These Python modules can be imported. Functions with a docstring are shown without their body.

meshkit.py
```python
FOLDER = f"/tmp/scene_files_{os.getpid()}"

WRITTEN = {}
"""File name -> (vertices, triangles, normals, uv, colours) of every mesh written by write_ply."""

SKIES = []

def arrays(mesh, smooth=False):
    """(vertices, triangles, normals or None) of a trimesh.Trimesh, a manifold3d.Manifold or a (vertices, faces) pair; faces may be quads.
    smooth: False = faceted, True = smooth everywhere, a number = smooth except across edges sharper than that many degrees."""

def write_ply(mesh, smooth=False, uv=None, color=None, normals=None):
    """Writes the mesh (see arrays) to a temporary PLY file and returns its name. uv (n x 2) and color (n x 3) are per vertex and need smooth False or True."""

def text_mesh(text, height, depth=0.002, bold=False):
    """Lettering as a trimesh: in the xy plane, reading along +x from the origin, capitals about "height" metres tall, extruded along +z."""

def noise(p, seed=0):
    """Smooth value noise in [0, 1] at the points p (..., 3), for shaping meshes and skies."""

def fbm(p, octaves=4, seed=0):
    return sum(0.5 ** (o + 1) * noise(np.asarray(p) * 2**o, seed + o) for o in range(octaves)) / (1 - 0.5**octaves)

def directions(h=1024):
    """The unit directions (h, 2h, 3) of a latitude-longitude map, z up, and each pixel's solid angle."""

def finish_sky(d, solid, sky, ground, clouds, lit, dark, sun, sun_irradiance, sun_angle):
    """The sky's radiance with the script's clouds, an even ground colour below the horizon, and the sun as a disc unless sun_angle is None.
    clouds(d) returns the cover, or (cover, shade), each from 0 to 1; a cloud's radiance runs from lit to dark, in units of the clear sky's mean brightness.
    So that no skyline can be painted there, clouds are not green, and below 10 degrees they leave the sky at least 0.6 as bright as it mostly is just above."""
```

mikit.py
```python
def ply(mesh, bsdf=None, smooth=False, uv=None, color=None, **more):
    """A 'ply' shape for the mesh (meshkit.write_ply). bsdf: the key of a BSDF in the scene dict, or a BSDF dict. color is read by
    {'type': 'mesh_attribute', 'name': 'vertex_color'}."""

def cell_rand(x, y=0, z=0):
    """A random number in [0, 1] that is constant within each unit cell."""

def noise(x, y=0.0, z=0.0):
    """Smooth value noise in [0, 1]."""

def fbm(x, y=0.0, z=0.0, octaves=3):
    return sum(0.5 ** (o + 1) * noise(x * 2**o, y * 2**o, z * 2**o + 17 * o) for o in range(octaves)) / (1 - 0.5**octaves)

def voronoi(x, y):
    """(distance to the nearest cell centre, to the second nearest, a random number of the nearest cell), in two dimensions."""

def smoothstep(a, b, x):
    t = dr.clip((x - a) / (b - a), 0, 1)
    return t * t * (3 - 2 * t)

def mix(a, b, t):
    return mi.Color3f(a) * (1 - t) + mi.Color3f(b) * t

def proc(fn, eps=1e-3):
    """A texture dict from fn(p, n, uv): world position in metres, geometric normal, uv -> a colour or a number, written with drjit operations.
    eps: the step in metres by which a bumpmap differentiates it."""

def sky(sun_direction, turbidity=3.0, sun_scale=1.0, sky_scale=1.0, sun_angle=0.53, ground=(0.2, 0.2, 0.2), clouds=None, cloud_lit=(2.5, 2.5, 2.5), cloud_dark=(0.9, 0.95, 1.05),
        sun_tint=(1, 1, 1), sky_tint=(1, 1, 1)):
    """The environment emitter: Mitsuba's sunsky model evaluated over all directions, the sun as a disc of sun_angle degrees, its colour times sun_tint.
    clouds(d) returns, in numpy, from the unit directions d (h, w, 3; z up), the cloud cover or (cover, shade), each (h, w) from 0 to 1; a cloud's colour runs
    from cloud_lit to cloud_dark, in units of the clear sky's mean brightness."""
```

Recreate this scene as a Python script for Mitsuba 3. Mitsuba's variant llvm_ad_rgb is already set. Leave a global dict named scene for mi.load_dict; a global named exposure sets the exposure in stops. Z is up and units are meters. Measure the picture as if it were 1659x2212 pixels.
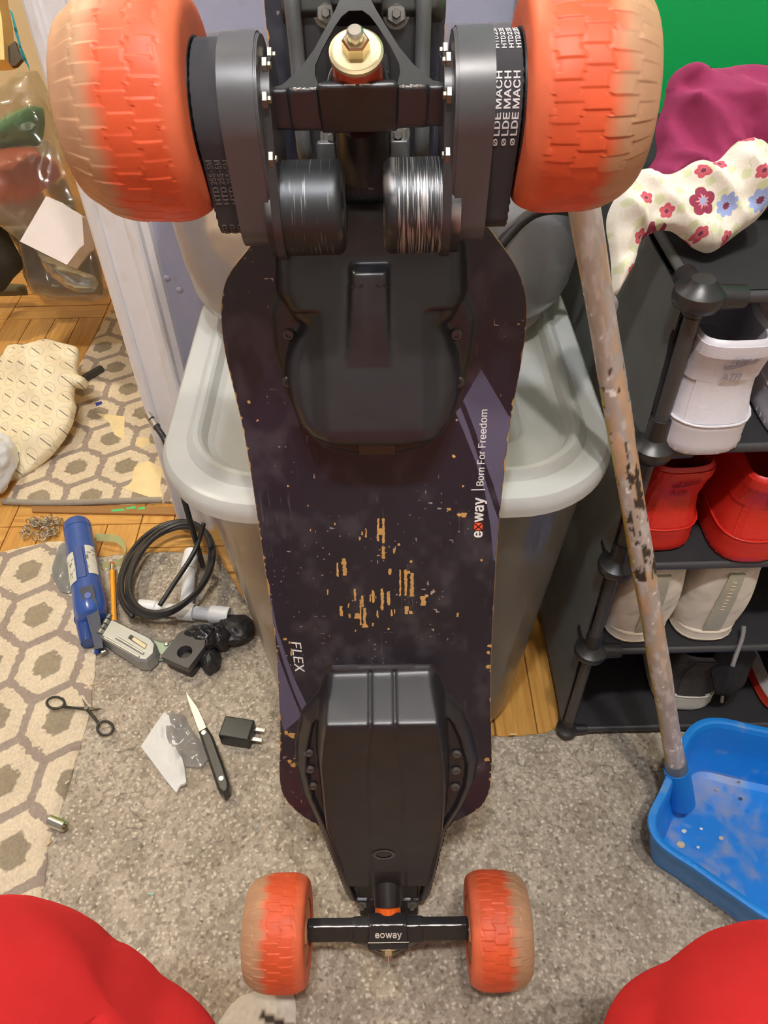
import math, random
import numpy as np, trimesh, shapely, drjit as dr, mitsuba as mi, mikit, meshkit
from shapely.geometry import Polygon, Point, LineString, box as sbox
from shapely import affinity
from scipy.spatial import Delaunay
import manifold3d as m3
from manifold3d import Manifold
random.seed(7); np.random.seed(7)
RNG = np.random.default_rng(11)
T = mi.ScalarTransform4f
scene = {'type': 'scene'}
labels = {}

# ------------------------------------------------------------------ camera
FPX, CX, CY = 1660.0, 829.5, 1106.0
_d = np.array([870 - CX, -(2738 - CY), FPX]); _d /= np.linalg.norm(_d)
_z = -_d; _y = np.array([0, 0, 1.0]) - _z * _z[2]; _y /= np.linalg.norm(_y)
_x = np.array([1.0, 0, 0]); _x = _x - _z * _x.dot(_z) - _y * _x.dot(_y); _x /= np.linalg.norm(_x)
M = np.array([_x, _y, _z])                       # camera axes (right, up, forward) -> world
CAM = np.array([0, 0, 0.929])
RIGHT, UP, FWD = M[:, 0], M[:, 1], M[:, 2]
scene['camera'] = {'type': 'perspective', 'fov_axis': 'x', 'fov': math.degrees(2 * math.atan(CX / FPX)), 'near_clip': 0.02, 'far_clip': 30.0,
                   'to_world': T().look_at(origin=CAM.tolist(), target=(CAM + FWD).tolist(), up=UP.tolist())}
exposure = 0.0

# ------------------------------------------------------------------ lamps (two bulbs of one ceiling fitting, a hall lamp beyond the doorway)
BULBS = [((-0.13, -0.20, 2.30), (0.96, 0.99, 1.06), 800.0), ((0.17, -0.16, 2.30), (1.0, 0.92, 0.83), 840.0)]
HALL = ((-0.95, 1.35, 2.25), (1.0, 0.88, 0.66), 900.0)

# ------------------------------------------------------------------ helpers
def lin(c):
    c = np.asarray(c, float) / 255.0
    return np.where(c <= 0.04045, c / 12.92, ((c + 0.055) / 1.055) ** 2.4)
def L3(c): return [float(x) for x in lin(c)]
def C3(c): return mi.Color3f(*L3(c))

def ray(x, y): return M @ np.array([(x - CX) / FPX, (CY - y) / FPX, 1.0])
def plane_pt(x, y, p, n):
    r = ray(x, y); return CAM + r * (((np.asarray(p) - CAM) @ np.asarray(n, float)) / (r @ np.asarray(n, float)))
def floor_pt(x, y, h=0.0): return plane_pt(x, y, (0, 0, h), (0, 0, 1))
def wall_pt(x, y, Y): return plane_pt(x, y, (0, Y, 0), (0, 1, 0))
def depth_pt(x, y, z): return CAM + ray(x, y) * z

def bsdf(key, d, two=True):
    scene[key] = {'type': 'twosided', 'b': d} if two else d
VC = {'type': 'mesh_attribute', 'name': 'vertex_color'}
bsdf('m_matte', {'type': 'principled', 'base_color': VC, 'roughness': 0.85, 'specular': 0.3})
bsdf('m_satin', {'type': 'principled', 'base_color': VC, 'roughness': 0.42, 'specular': 0.5})
bsdf('m_black', {'type': 'principled', 'base_color': VC, 'roughness': 0.38, 'specular': 0.6})
bsdf('m_gloss', {'type': 'principled', 'base_color': VC, 'roughness': 0.18, 'specular': 0.5})
bsdf('m_metal', {'type': 'principled', 'base_color': VC, 'roughness': 0.28, 'metallic': 1.0})
bsdf('m_dullmetal', {'type': 'principled', 'base_color': VC, 'roughness': 0.45, 'metallic': 0.85})
bsdf('m_tyre', {'type': 'principled', 'base_color': VC, 'roughness': 0.5, 'specular': 0.35})
bsdf('m_cloth', {'type': 'principled', 'base_color': VC, 'roughness': 0.95, 'specular': 0.15, 'sheen': 0.4})
bsdf('m_frost', {'type': 'principledthin', 'base_color': VC, 'roughness': 0.28, 'spec_trans': 0.28, 'diff_trans': 0.75, 'eta': 1.45}, False)
bsdf('m_film', {'type': 'principledthin', 'base_color': VC, 'roughness': 0.16, 'spec_trans': 0.74, 'diff_trans': 0.8, 'eta': 1.45}, False)
bsdf('m_tub', {'type': 'principledthin', 'base_color': VC, 'roughness': 0.16, 'spec_trans': 0.84, 'diff_trans': 0.8, 'eta': 1.45}, False)
bsdf('m_clear', {'type': 'principledthin', 'base_color': VC, 'roughness': 0.08, 'spec_trans': 0.97, 'diff_trans': 0.8, 'eta': 1.45}, False)

def add(key, mesh, mat, color=(128, 128, 128), var=0.08, scale=60.0, smooth=30, label=None, cat=None, group=None, kind=None, **kw):
    """One entry of the scene; color: an sRGB triple varied by noise, or a function of the vertices giving linear colours."""
    if isinstance(mesh, list): mesh = trimesh.util.concatenate(mesh)
    if isinstance(mesh, Manifold):
        mm = mesh.to_mesh(); mesh = trimesh.Trimesh(mm.vert_properties[:, :3], mm.tri_verts, process=False)
    if isinstance(mesh, tuple): mesh = trimesh.Trimesh(mesh[0], mesh[1], process=False)
    if smooth not in (False, True):
        mesh = trimesh.graph.smooth_shade(mesh, angle=math.radians(smooth), facet_minarea=None)
    if mat in PROC:
        uv = kw.pop('uv', None)
        scene[key] = mikit.ply(mesh, mat, smooth=bool(smooth), **({'uv': uv} if uv is not None else {}))
    else:
        v = np.asarray(mesh.vertices)
        if callable(color): col = np.clip(color(v), 0, 1)
        else:
            n = meshkit.fbm(v * scale, 3, seed=len(scene) % 97) - 0.5
            col = np.clip(lin(color)[None] * (1 + 2 * var * n[:, None]), 0, 1)
        scene[key] = mikit.ply(mesh, mat, smooth=bool(smooth), color=col)
    tag(key, label, cat, group, kind)
def tag(key, label=None, cat=None, group=None, kind=None):
    d = {k: v for k, v in dict(label=label, category=cat, group=group, kind=kind).items() if v}
    if d: labels[key] = {**labels.get(key, {}), **d}
_used = {}
def num(base):
    n = _used.get(base, 0); _used[base] = n + 1
    return base if n == 0 else f'{base}_{n:03d}'

PROC = set()
def proc_mat(key, fn, rough=0.8, spec=0.3, bump=None, bump_scale=0.001, **kw):
    d = {'type': 'principled', 'base_color': mikit.proc(fn), 'roughness': rough, 'specular': spec, **kw}
    if bump is not None: d = {'type': 'bumpmap', 'tex': mikit.proc(bump, eps=4e-4), 'scale': bump_scale, 'b': d}
    bsdf(key, d); PROC.add(key)

def tm(m):
    mm = m.to_mesh(); return trimesh.Trimesh(mm.vert_properties[:, :3], mm.tri_verts, process=False)
def rbox(sx, sy, sz, r=0.002, seg=8):
    """A box with rounded edges, centred."""
    r = min(r, sx / 2.01, sy / 2.01, sz / 2.01)
    s = Manifold.sphere(r, seg)
    return tm(Manifold.batch_hull([s.translate((a * (sx / 2 - r), b * (sy / 2 - r), c * (sz / 2 - r))) for a in (-1, 1) for b in (-1, 1) for c in (-1, 1)]))
def place(mesh, o, ax, ay, az):
    m = mesh.copy(); v = np.asarray(m.vertices)
    m.vertices = np.asarray(o) + v[:, :1] * np.asarray(ax) + v[:, 1:2] * np.asarray(ay) + v[:, 2:3] * np.asarray(az)
    if np.linalg.det(np.array([ax, ay, az], float)) < 0: m.faces = np.asarray(m.faces)[:, ::-1]
    return m
def rotz(mesh, a, at=(0, 0, 0)):
    c, s = math.cos(a), math.sin(a); return place(mesh, at, (c, s, 0), (-s, c, 0), (0, 0, 1))
def unit(v): v = np.asarray(v, float); return v / np.linalg.norm(v)
def frame(d, hint=(0, 0, 1)):
    """Axes (a, b, d) with d along the given direction."""
    d = unit(d); a = np.cross(hint, d)
    if np.linalg.norm(a) < 1e-5: a = np.cross((1, 0, 0), d)
    a = unit(a); return a, np.cross(d, a), d
def cyl(p, q, r, r2=None, seg=28, ch=0.0):
    """A solid round bar from p to q with chamfered ends."""
    p, q = np.asarray(p, float), np.asarray(q, float); h = np.linalg.norm(q - p); r2 = r if r2 is None else r2
    prof = [(0, 0), (r - ch, 0), (r, ch), (r2, h - ch), (r2 - ch, h), (0, h)] if ch else [(0, 0), (r, 0), (r2, h), (0, h)]
    return place(lathe(prof, seg), p, *frame(q - p))
def lathe(prof, seg=32):
    """Closed solid of revolution about z from (r, z) points running from the bottom axis to the top axis."""
    prof = np.asarray(prof, float); n = len(prof); a = np.arange(seg) * 2 * np.pi / seg
    v = np.stack([prof[:, None, 0] * np.cos(a), prof[:, None, 0] * np.sin(a), np.repeat(prof[:, 1:2], seg, 1)], -1).reshape(-1, 3)
    f = []
    for i in range(n - 1):
        j = np.arange(seg); k = (j + 1) % seg
        A, B, Cc, D = i * seg + j, i * seg + k, (i + 1) * seg + k, (i + 1) * seg + j
        if prof[i, 0] > 1e-9: f.append(np.stack([A, B, Cc], 1))
        if prof[i + 1, 0] > 1e-9: f.append(np.stack([A, Cc, D], 1))
    m = trimesh.Trimesh(v, np.vstack(f), process=False); m.merge_vertices(); return m
def ring_lathe(prof, seg=48):
    """Torus-like solid of revolution about z from a closed loop of (r, z) points."""
    prof = np.asarray(prof, float); n = len(prof); a = np.arange(seg) * 2 * np.pi / seg
    v = np.stack([prof[:, None, 0] * np.cos(a), prof[:, None, 0] * np.sin(a), np.repeat(prof[:, 1:2], seg, 1)], -1).reshape(-1, 3)
    i, j = np.meshgrid(np.arange(n), np.arange(seg), indexing='ij'); i2, j2 = (i + 1) % n, (j + 1) % seg
    q = np.stack([i * seg + j, i * seg + j2, i2 * seg + j2, i2 * seg + j], -1).reshape(-1, 4)
    return trimesh.Trimesh(v, np.vstack([q[:, [0, 1, 2]], q[:, [0, 2, 3]]]), process=False)
def spline(pts, n=60, closed=False):
    from scipy.interpolate import CubicSpline
    p = np.asarray(pts, float)
    if closed: p = np.vstack([p, p[:1]])
    t = np.r_[0, np.cumsum(np.maximum(np.linalg.norm(np.diff(p, axis=0), axis=1), 1e-6))]
    cs = CubicSpline(t, p, bc_type='periodic' if closed else 'natural')
    return cs(np.linspace(0, t[-1], n))
def tube(pts, r, seg=10, cap=True):
    """A tube along a polyline, radius a number or one per point."""
    p = np.asarray(pts, float); n = len(p); r = np.broadcast_to(r, (n,)).astype(float)
    t = np.gradient(p, axis=0); t /= np.linalg.norm(t, axis=1, keepdims=True) + 1e-12
    a = np.cross(t[0], (0, 0, 1) if abs(t[0][2]) < 0.9 else (1, 0, 0)); a /= np.linalg.norm(a); fr = []
    for k in range(n):
        a = a - t[k] * (a @ t[k]); a /= np.linalg.norm(a); fr.append((a, np.cross(t[k], a)))
    A, Bv = np.array([f[0] for f in fr]), np.array([f[1] for f in fr]); ang = np.arange(seg) * 2 * np.pi / seg
    v = p[:, None] + r[:, None, None] * (np.cos(ang)[None, :, None] * A[:, None] + np.sin(ang)[None, :, None] * Bv[:, None])
    i, j = np.meshgrid(np.arange(n - 1), np.arange(seg), indexing='ij')
    q = np.stack([i * seg + j, i * seg + (j + 1) % seg, (i + 1) * seg + (j + 1) % seg, (i + 1) * seg + j], -1).reshape(-1, 4)
    f = np.vstack([q[:, [0, 1, 2]], q[:, [0, 2, 3]]]); v = v.reshape(-1, 3)
    if cap:
        v = np.vstack([v, p[0], p[-1]]); j = np.arange(seg); k = (j + 1) % seg; b = (n - 1) * seg
        f = np.vstack([f, np.stack([np.full(seg, len(v) - 2), k, j], 1), np.stack([np.full(seg, len(v) - 1), b + j, b + k], 1)])
    return trimesh.Trimesh(v, f, process=False)
def extrude(poly, h):
    gs = getattr(poly, 'geoms', [poly])
    return trimesh.util.concatenate([trimesh.creation.extrude_polygon(g, h, engine='earcut') for g in gs if g.geom_type == 'Polygon' and g.area > 1e-9])
def tri_fill(poly, res):
    """(points, triangles, signed distance inside) of a polygon filled with a jittered grid."""
    x0, y0, x1, y1 = poly.bounds
    gx, gy = np.meshgrid(np.arange(x0, x1 + res, res), np.arange(y0, y1 + res, res)); gx = gx + (np.arange(gx.shape[0]) % 2)[:, None] * res / 2
    g = np.stack([gx.ravel(), gy.ravel()], 1); bd = poly.boundary
    g = g[shapely.contains_xy(poly, g[:, 0], g[:, 1])]; g = g[shapely.distance(shapely.points(g), bd) > res * 0.45]
    b = []
    for ln in getattr(bd, 'geoms', [bd]):
        k = max(6, int(ln.length / res)); b += [ln.interpolate(i / k, normalized=True).coords[0] for i in range(k)]
    p = np.vstack([np.array(b), g]); t = Delaunay(p).simplices; c = p[t].mean(1)
    t = t[shapely.contains_xy(poly, c[:, 0], c[:, 1])]
    d1, d2 = p[t[:, 1]] - p[t[:, 0]], p[t[:, 2]] - p[t[:, 0]]; neg = d1[:, 0] * d2[:, 1] - d1[:, 1] * d2[:, 0] < 0
    t[neg] = t[neg][:, ::-1]
    return p, t, shapely.distance(shapely.points(p), bd), len(b)
def pillow(poly, res, hfun, back=0.0):
    """A closed lump over the polygon (its own xy plane): front raised along +z by hfun(points, distance to the edge), back by -back."""
    p, t, sd, nb = tri_fill(poly, res); n = len(p)
    front = np.c_[p, hfun(p, sd)]; rear = np.c_[p, -back * np.minimum(1, sd / (3 * res))]
    rear[:nb, 2] -= 2e-4
    e = np.arange(nb); e2 = (e + 1) % nb   # boundary strip (single ring)
    edges = np.sort(np.vstack([t[:, [0, 1]], t[:, [1, 2]], t[:, [2, 0]]]), 1); uq, cnt = np.unique(edges, axis=0, return_counts=True)
    be = {tuple(x) for x in uq[cnt == 1]}; side = []
    for tri in t:
        for a, b in ((tri[0], tri[1]), (tri[1], tri[2]), (tri[2], tri[0])):
            if (min(a, b), max(a, b)) in be: side += [(b, a, a + n), (b, a + n, b + n)]
    f = np.vstack([t, t[:, ::-1] + n, np.array(side)])
    return trimesh.Trimesh(np.vstack([front, rear]), f, process=False), np.vstack([p, p])
def rrect(hx, hy, r, n=8):
    """Rounded rectangle loop, anticlockwise, 4 (n + 1) points."""
    out = []
    for k, (sx, sy) in enumerate(((1, 1), (-1, 1), (-1, -1), (1, -1))):
        a = np.linspace(0, np.pi / 2, n + 1) + k * np.pi / 2
        out.append(np.stack([sx * (hx - r) + r * np.cos(a), sy * (hy - r) + r * np.sin(a)], 1))
    return np.vstack(out)
def loft(loops, cap0=False, cap1=False):
    """Skin over loops (k, n, 3) of equal length."""
    v = np.vstack(loops); k, n = len(loops), len(loops[0])
    i, j = np.meshgrid(np.arange(k - 1), np.arange(n), indexing='ij'); j2 = (j + 1) % n
    q = np.stack([i * n + j, i * n + j2, (i + 1) * n + j2, (i + 1) * n + j], -1).reshape(-1, 4); f = [q[:, [0, 1, 2]], q[:, [0, 2, 3]]]
    for on, lo, rev in ((cap0, 0, True), (cap1, k - 1, False)):
        if on:
            v = np.vstack([v, np.asarray(loops[lo]).mean(0)]); jj = np.arange(n)
            t = np.stack([lo * n + jj, lo * n + (jj + 1) % n, np.full(n, len(v) - 1)], 1); f.append(t[:, ::-1] if rev else t)
    return trimesh.Trimesh(v, np.vstack(f), process=False)
def nz(p, s=1.0, seed=0): return meshkit.fbm(np.asarray(p) * s, 3, seed) - 0.5
def pts2(p): return np.c_[np.asarray(p), np.zeros(len(p))]
def text(s, h, d=0.0004, bold=False):
    m = meshkit.text_mesh(s, h, d, bold); v = np.array(m.vertices); v[:, 0] -= (v[:, 0].min() + v[:, 0].max()) / 2; m.vertices = v; return m
def hexnut(p, d, r, h):
    m = lathe([(0, 0), (r, 0), (r, h * 0.85), (r * 0.86, h), (r * 0.45, h), (r * 0.45, h * 1.5), (r * 0.38, h * 1.65), (0, h * 1.65)], 6); return place(m, p, *frame(d))

# ------------------------------------------------------------------ the room
WALL_Y = 0.90
def fx_wall(p, n, uv):
    k = mikit.fbm(p.x * 9, p.y * 9, p.z * 9); s = mikit.smoothstep(0.8, 0.9, mikit.noise(p.x * 70, p.y * 70, p.z * 70))
    return mikit.mix(C3((164, 165, 186)), C3((156, 157, 178)), k) * (1 - 0.05 * s)
proc_mat('m_wall', fx_wall, 0.6, 0.3)
def fx_ceil(p, n, uv): return mikit.mix(C3((176, 174, 170)), C3((164, 162, 158)), mikit.fbm(p.x * 5, p.y * 5, p.z * 5))
proc_mat('m_plaster', fx_ceil, 0.9, 0.2)
def fx_cream(p, n, uv): return mikit.mix(C3((236, 222, 186)), C3((228, 212, 172)), mikit.fbm(p.x * 4, p.y * 4, p.z * 4))
proc_mat('m_cream', fx_cream, 0.9, 0.2)
def fx_trim(p, n, uv):
    d = mikit.smoothstep(0.62, 0.8, mikit.fbm(p.x * 60, p.y * 60, p.z * 22))
    return mikit.mix(C3((222, 220, 222)), C3((196, 184, 160)), d * 0.25)
proc_mat('m_trim', fx_trim, 0.35, 0.5)
def fx_wood(p, n, uv):
    # uv.x runs along the grain, uv.y carries the strip's own number
    k = mikit.cell_rand(uv.y * 7.0 + 3.0, 1.0, 2.0); g = mikit.fbm(uv.x * 14 + 91 * k, p.x * 0 + uv.y * 260, 31 * k)
    fine = mikit.noise(uv.x * 60 + 40 * k, uv.y * 1500, 5 * k)
    base = mikit.mix(C3((208, 158, 84)), C3((180, 124, 58)), mikit.smoothstep(0.25, 0.8, g) * 0.7 + 0.25 * k)
    return base * (0.88 + 0.16 * fine)
proc_mat('m_wood', fx_wood, 0.32, 0.5)

def fx_parquet(p, n, uv):
    X, Y = (p.x - 0.03) / 0.22, (p.y - 0.02) / 0.22; i, j = dr.floor(X), dr.floor(Y); odd = (i + j) - 2 * dr.floor((i + j) * 0.5); fx_, fy_ = X - i, Y - j
    al = dr.select(odd > 0.5, p.x, p.y); ac = dr.select(odd > 0.5, fy_, fx_) * 4; k = mikit.cell_rand(i, j, dr.floor(ac)); fr_ = ac - dr.floor(ac); e = dr.minimum(dr.minimum(fr_, 1 - fr_) / 4, dr.minimum(dr.minimum(fx_, 1 - fx_), dr.minimum(fy_, 1 - fy_)))
    g = mikit.fbm(al * 14 + 91 * k, fr_ * 14, 31 * k); base = mikit.mix(C3((208, 158, 84)), C3((180, 124, 58)), mikit.smoothstep(0.25, 0.8, g) * 0.7 + 0.25 * k)
    return base * (0.35 + 0.65 * mikit.smoothstep(0.002, 0.008, e))
proc_mat('m_parquet', fx_parquet, 0.32, 0.5)
RX0, RX1, RY0, RY1, RZ = -2.3, 1.5, -1.5, 2.5, 2.45
def wallbox(x0, x1, y0, y1, z0, z1): 
    m = trimesh.creation.box((x1 - x0, y1 - y0, z1 - z0)); m.apply_translation(((x0 + x1) / 2, (y0 + y1) / 2, (z0 + z1) / 2)); return m
add('floor', wallbox(RX0, RX1, RY0, RY1, -0.1, -0.0045), 'm_parquet', smooth=False, kind='structure', label='orange-brown parquet floor of oak strips')
add('ceiling', wallbox(RX0, RX1, RY0, RY1, RZ, RZ + 0.1), 'm_plaster', smooth=False, kind='structure')
add('wall_left', wallbox(RX0 - 0.1, RX0, RY0, RY1, -0.1, RZ + 0.1), 'm_plaster', smooth=False, kind='structure')
add('wall_right', wallbox(RX1, RX1 + 0.1, RY0, RY1, -0.1, RZ + 0.1), 'm_plaster', smooth=False, kind='structure')
add('wall_back', wallbox(RX0 - 0.1, RX1 + 0.1, RY0 - 0.1, RY0, -0.1, RZ + 0.1), 'm_plaster', smooth=False, kind='structure')
add('wall_far', wallbox(RX0 - 0.1, RX1 + 0.1, RY1, RY1 + 0.1, -0.1, RZ + 0.1), 'm_cream', smooth=False, kind='structure', label='cream wall of the space beyond the doorway')
XT = wall_pt(300, 840, WALL_Y - 0.02)[0] - 0.004           # left edge of the door casing
add('wall_front', [wallbox(XT + 0.03, RX1, WALL_Y, WALL_Y + 0.11, -0.01, RZ), wallbox(RX0, XT - 0.86, WALL_Y, WALL_Y + 0.11, -0.01, RZ),
    wallbox(XT - 0.86, XT + 0.03, WALL_Y, WALL_Y + 0.11, 2.05, RZ)], 'm_wall', smooth=False, kind='structure', label='pale lavender painted wall behind the storage tubs')
# door casing: a moulded profile standing on the floor, with its return into the opening
prof = np.array([(0, 0.02), (0, -0.012), (0.003, -0.016), (0.010, -0.018), (0.013, -0.016), (0.014, -0.0125), (0.017, -0.012), (0.036, -0.0135), (0.038, -0.017), (0.041, -0.0185),
                 (0.047, -0.019), (0.050, -0.017), (0.051, -0.008), (0.058, -0.007), (0.060, 0.0), (0.060, 0.02)])
PW = 1.18
cp = Polygon(np.c_[prof[:, 0] * PW + XT, prof[:, 1] + WALL_Y])
cas = extrude(cp, 2.06); cas.apply_translation((0, 0, -0.006))
jam = wallbox(XT + 0.002, XT + 0.03, WALL_Y + 0.015, WALL_Y + 0.13, -0.006, 2.05)
add('trim_1', [cas, jam], 'm_trim', smooth=False, kind='structure', label='white moulded door casing with chipped edges')
v = np.array([(0.0, 0), (0.009, 0), (0.009, 0.07), (0.006, 0.085), (0.0, 0.09)])
bb = place(extrude(Polygon(v), RX1 - XT - 0.12), (XT + 0.09, WALL_Y, 0), (0, -1, 0), (0, 0, 1), (1, 0, 0))
add('baseboard_front', bb, 'm_trim', smooth=False, kind='structure')
# drips and nail heads in the wall paint
for i, (x, y) in enumerate(((355, 716), (361, 600), (388, 625))):
    p = wall_pt(x, y, WALL_Y); add(num('wall_front__paint_drip'), place(lathe([(0, 0), (0.0045, 0.0006), (0.0038, 0.002), (0.0016, 0.003), (0, 0.0032)], 14), p, *frame((0, -1, -0.2))), 'm_gloss', (178, 174, 190))

# ---- rugs, carpet and floor strips
def rug_fn(a, p0, s, st=1.0):
    ca, sa, r3 = math.cos(a), math.sin(a), math.sqrt(3.0)
    def fn(p, n, uv):
        wob = (mikit.noise(p.x * 220, p.y * 220, 0) - 0.5) * 0.05
        X = ((p.x - p0[0]) * ca + (p.y - p0[1]) * sa) / s + wob; Y = (-(p.x - p0[0]) * sa + (p.y - p0[1]) * ca) / (s * st) + wob
        def cell(ox, oy):
            x = X - ox; y = Y - oy; x = x - dr.round(x); y = (y / r3 - dr.round(y / r3)) * r3
            return dr.maximum(dr.abs(x), 0.5 * dr.abs(x) + 0.5 * r3 * dr.abs(y))
        d = dr.minimum(cell(0.0, 0.0), cell(0.5, 0.5 * r3))     # 0 at a centre, 0.5 on the border
        tex = mikit.noise(p.x * 420, p.y * 420, 1) * 0.5 + mikit.noise(p.x * 1100, p.y * 300, 4) * 0.5
        pat = mikit.fbm(p.x * 30, p.y * 30, 3)
        tile = mikit.mix(C3((218, 204, 178)), C3((204, 188, 162)), pat); line = mikit.mix(C3((162, 148, 136)), C3((146, 132, 120)), pat)
        core = mikit.mix(C3((156, 144, 122)), C3((140, 128, 108)), pat)
        c = mikit.mix(core, tile, mikit.smoothstep(0.19, 0.225, d)); c = mikit.mix(c, line, mikit.smoothstep(0.425, 0.445, d))
        return c * (0.82 + 0.36 * tex)
    return fn
def bump_pile(p, n, uv): return mikit.noise(p.x * 600, p.y * 600, 0) * 0.6 + mikit.noise(p.x * 1500, p.y * 1500, 2) * 0.4
c2 = floor_pt(87, 1339)[:2]
proc_mat('m_rug', rug_fn(-0.04, c2, 0.088, 1.13), 0.95, 0.1, bump_pile, 0.0008)
d1 = floor_pt(168, 1017)[:2]
proc_mat('m_rug_far', rug_fn(0.0, d1, 0.0895, 1.0), 0.95, 0.1, bump_pile, 0.0008)
def slab(px, h, mat, seed, jag=0.002, z0=0.0, **kw):
    p = np.array([floor_pt(x, y, z0 + h)[:2] for x, y in px]); ln = Polygon(p).exterior
    q = np.array([ln.interpolate(t).coords[0] for t in np.arange(0, ln.length, 0.006)])
    q = q + jag * 2 * np.c_[nz(pts2(q), 90, seed), nz(pts2(q), 90, seed + 5)]; po = Polygon(q).buffer(0)
    me, p2 = pillow(po, 0.012, lambda p, sd: h * np.minimum(1, 0.55 + sd / 0.006) + 0.0012 * nz(pts2(p), 14, seed), 0.0)
    v = np.array(me.vertices); v[:, 2] += z0; me.vertices = v; add(mesh=me, mat=mat, smooth=50, **kw); return po
rug_a = slab([(-260, 1200), (0, 1190), (60, 1174), (130, 1163), (182, 1175), (222, 1230), (214, 1330), (206, 1410), (196, 1500), (178, 1590), (150, 1670), (125, 1760), (100, 1830), (90, 1930), (70, 2020), (40, 2150), (-300, 2300)],
     0.011, 'm_rug', 3, 0.004, z0=0.001, key='rug', label='beige hexagon patterned rug remnant under the blue tool and scissors', cat='rug', group='rug remnants')
rug_b = slab([(6, 1082), (70, 985), (130, 880), (172, 782), (205, 722), (236, 668), (470, 640), (620, 1072), (350, 1080), (120, 1086)], 0.009, 'm_rug_far', 9, 0.0012, z0=0.0, key='rug_001',
     label='beige hexagon patterned rug with bound edge beyond the doorway', cat='rug', group='rug remnants')
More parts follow.
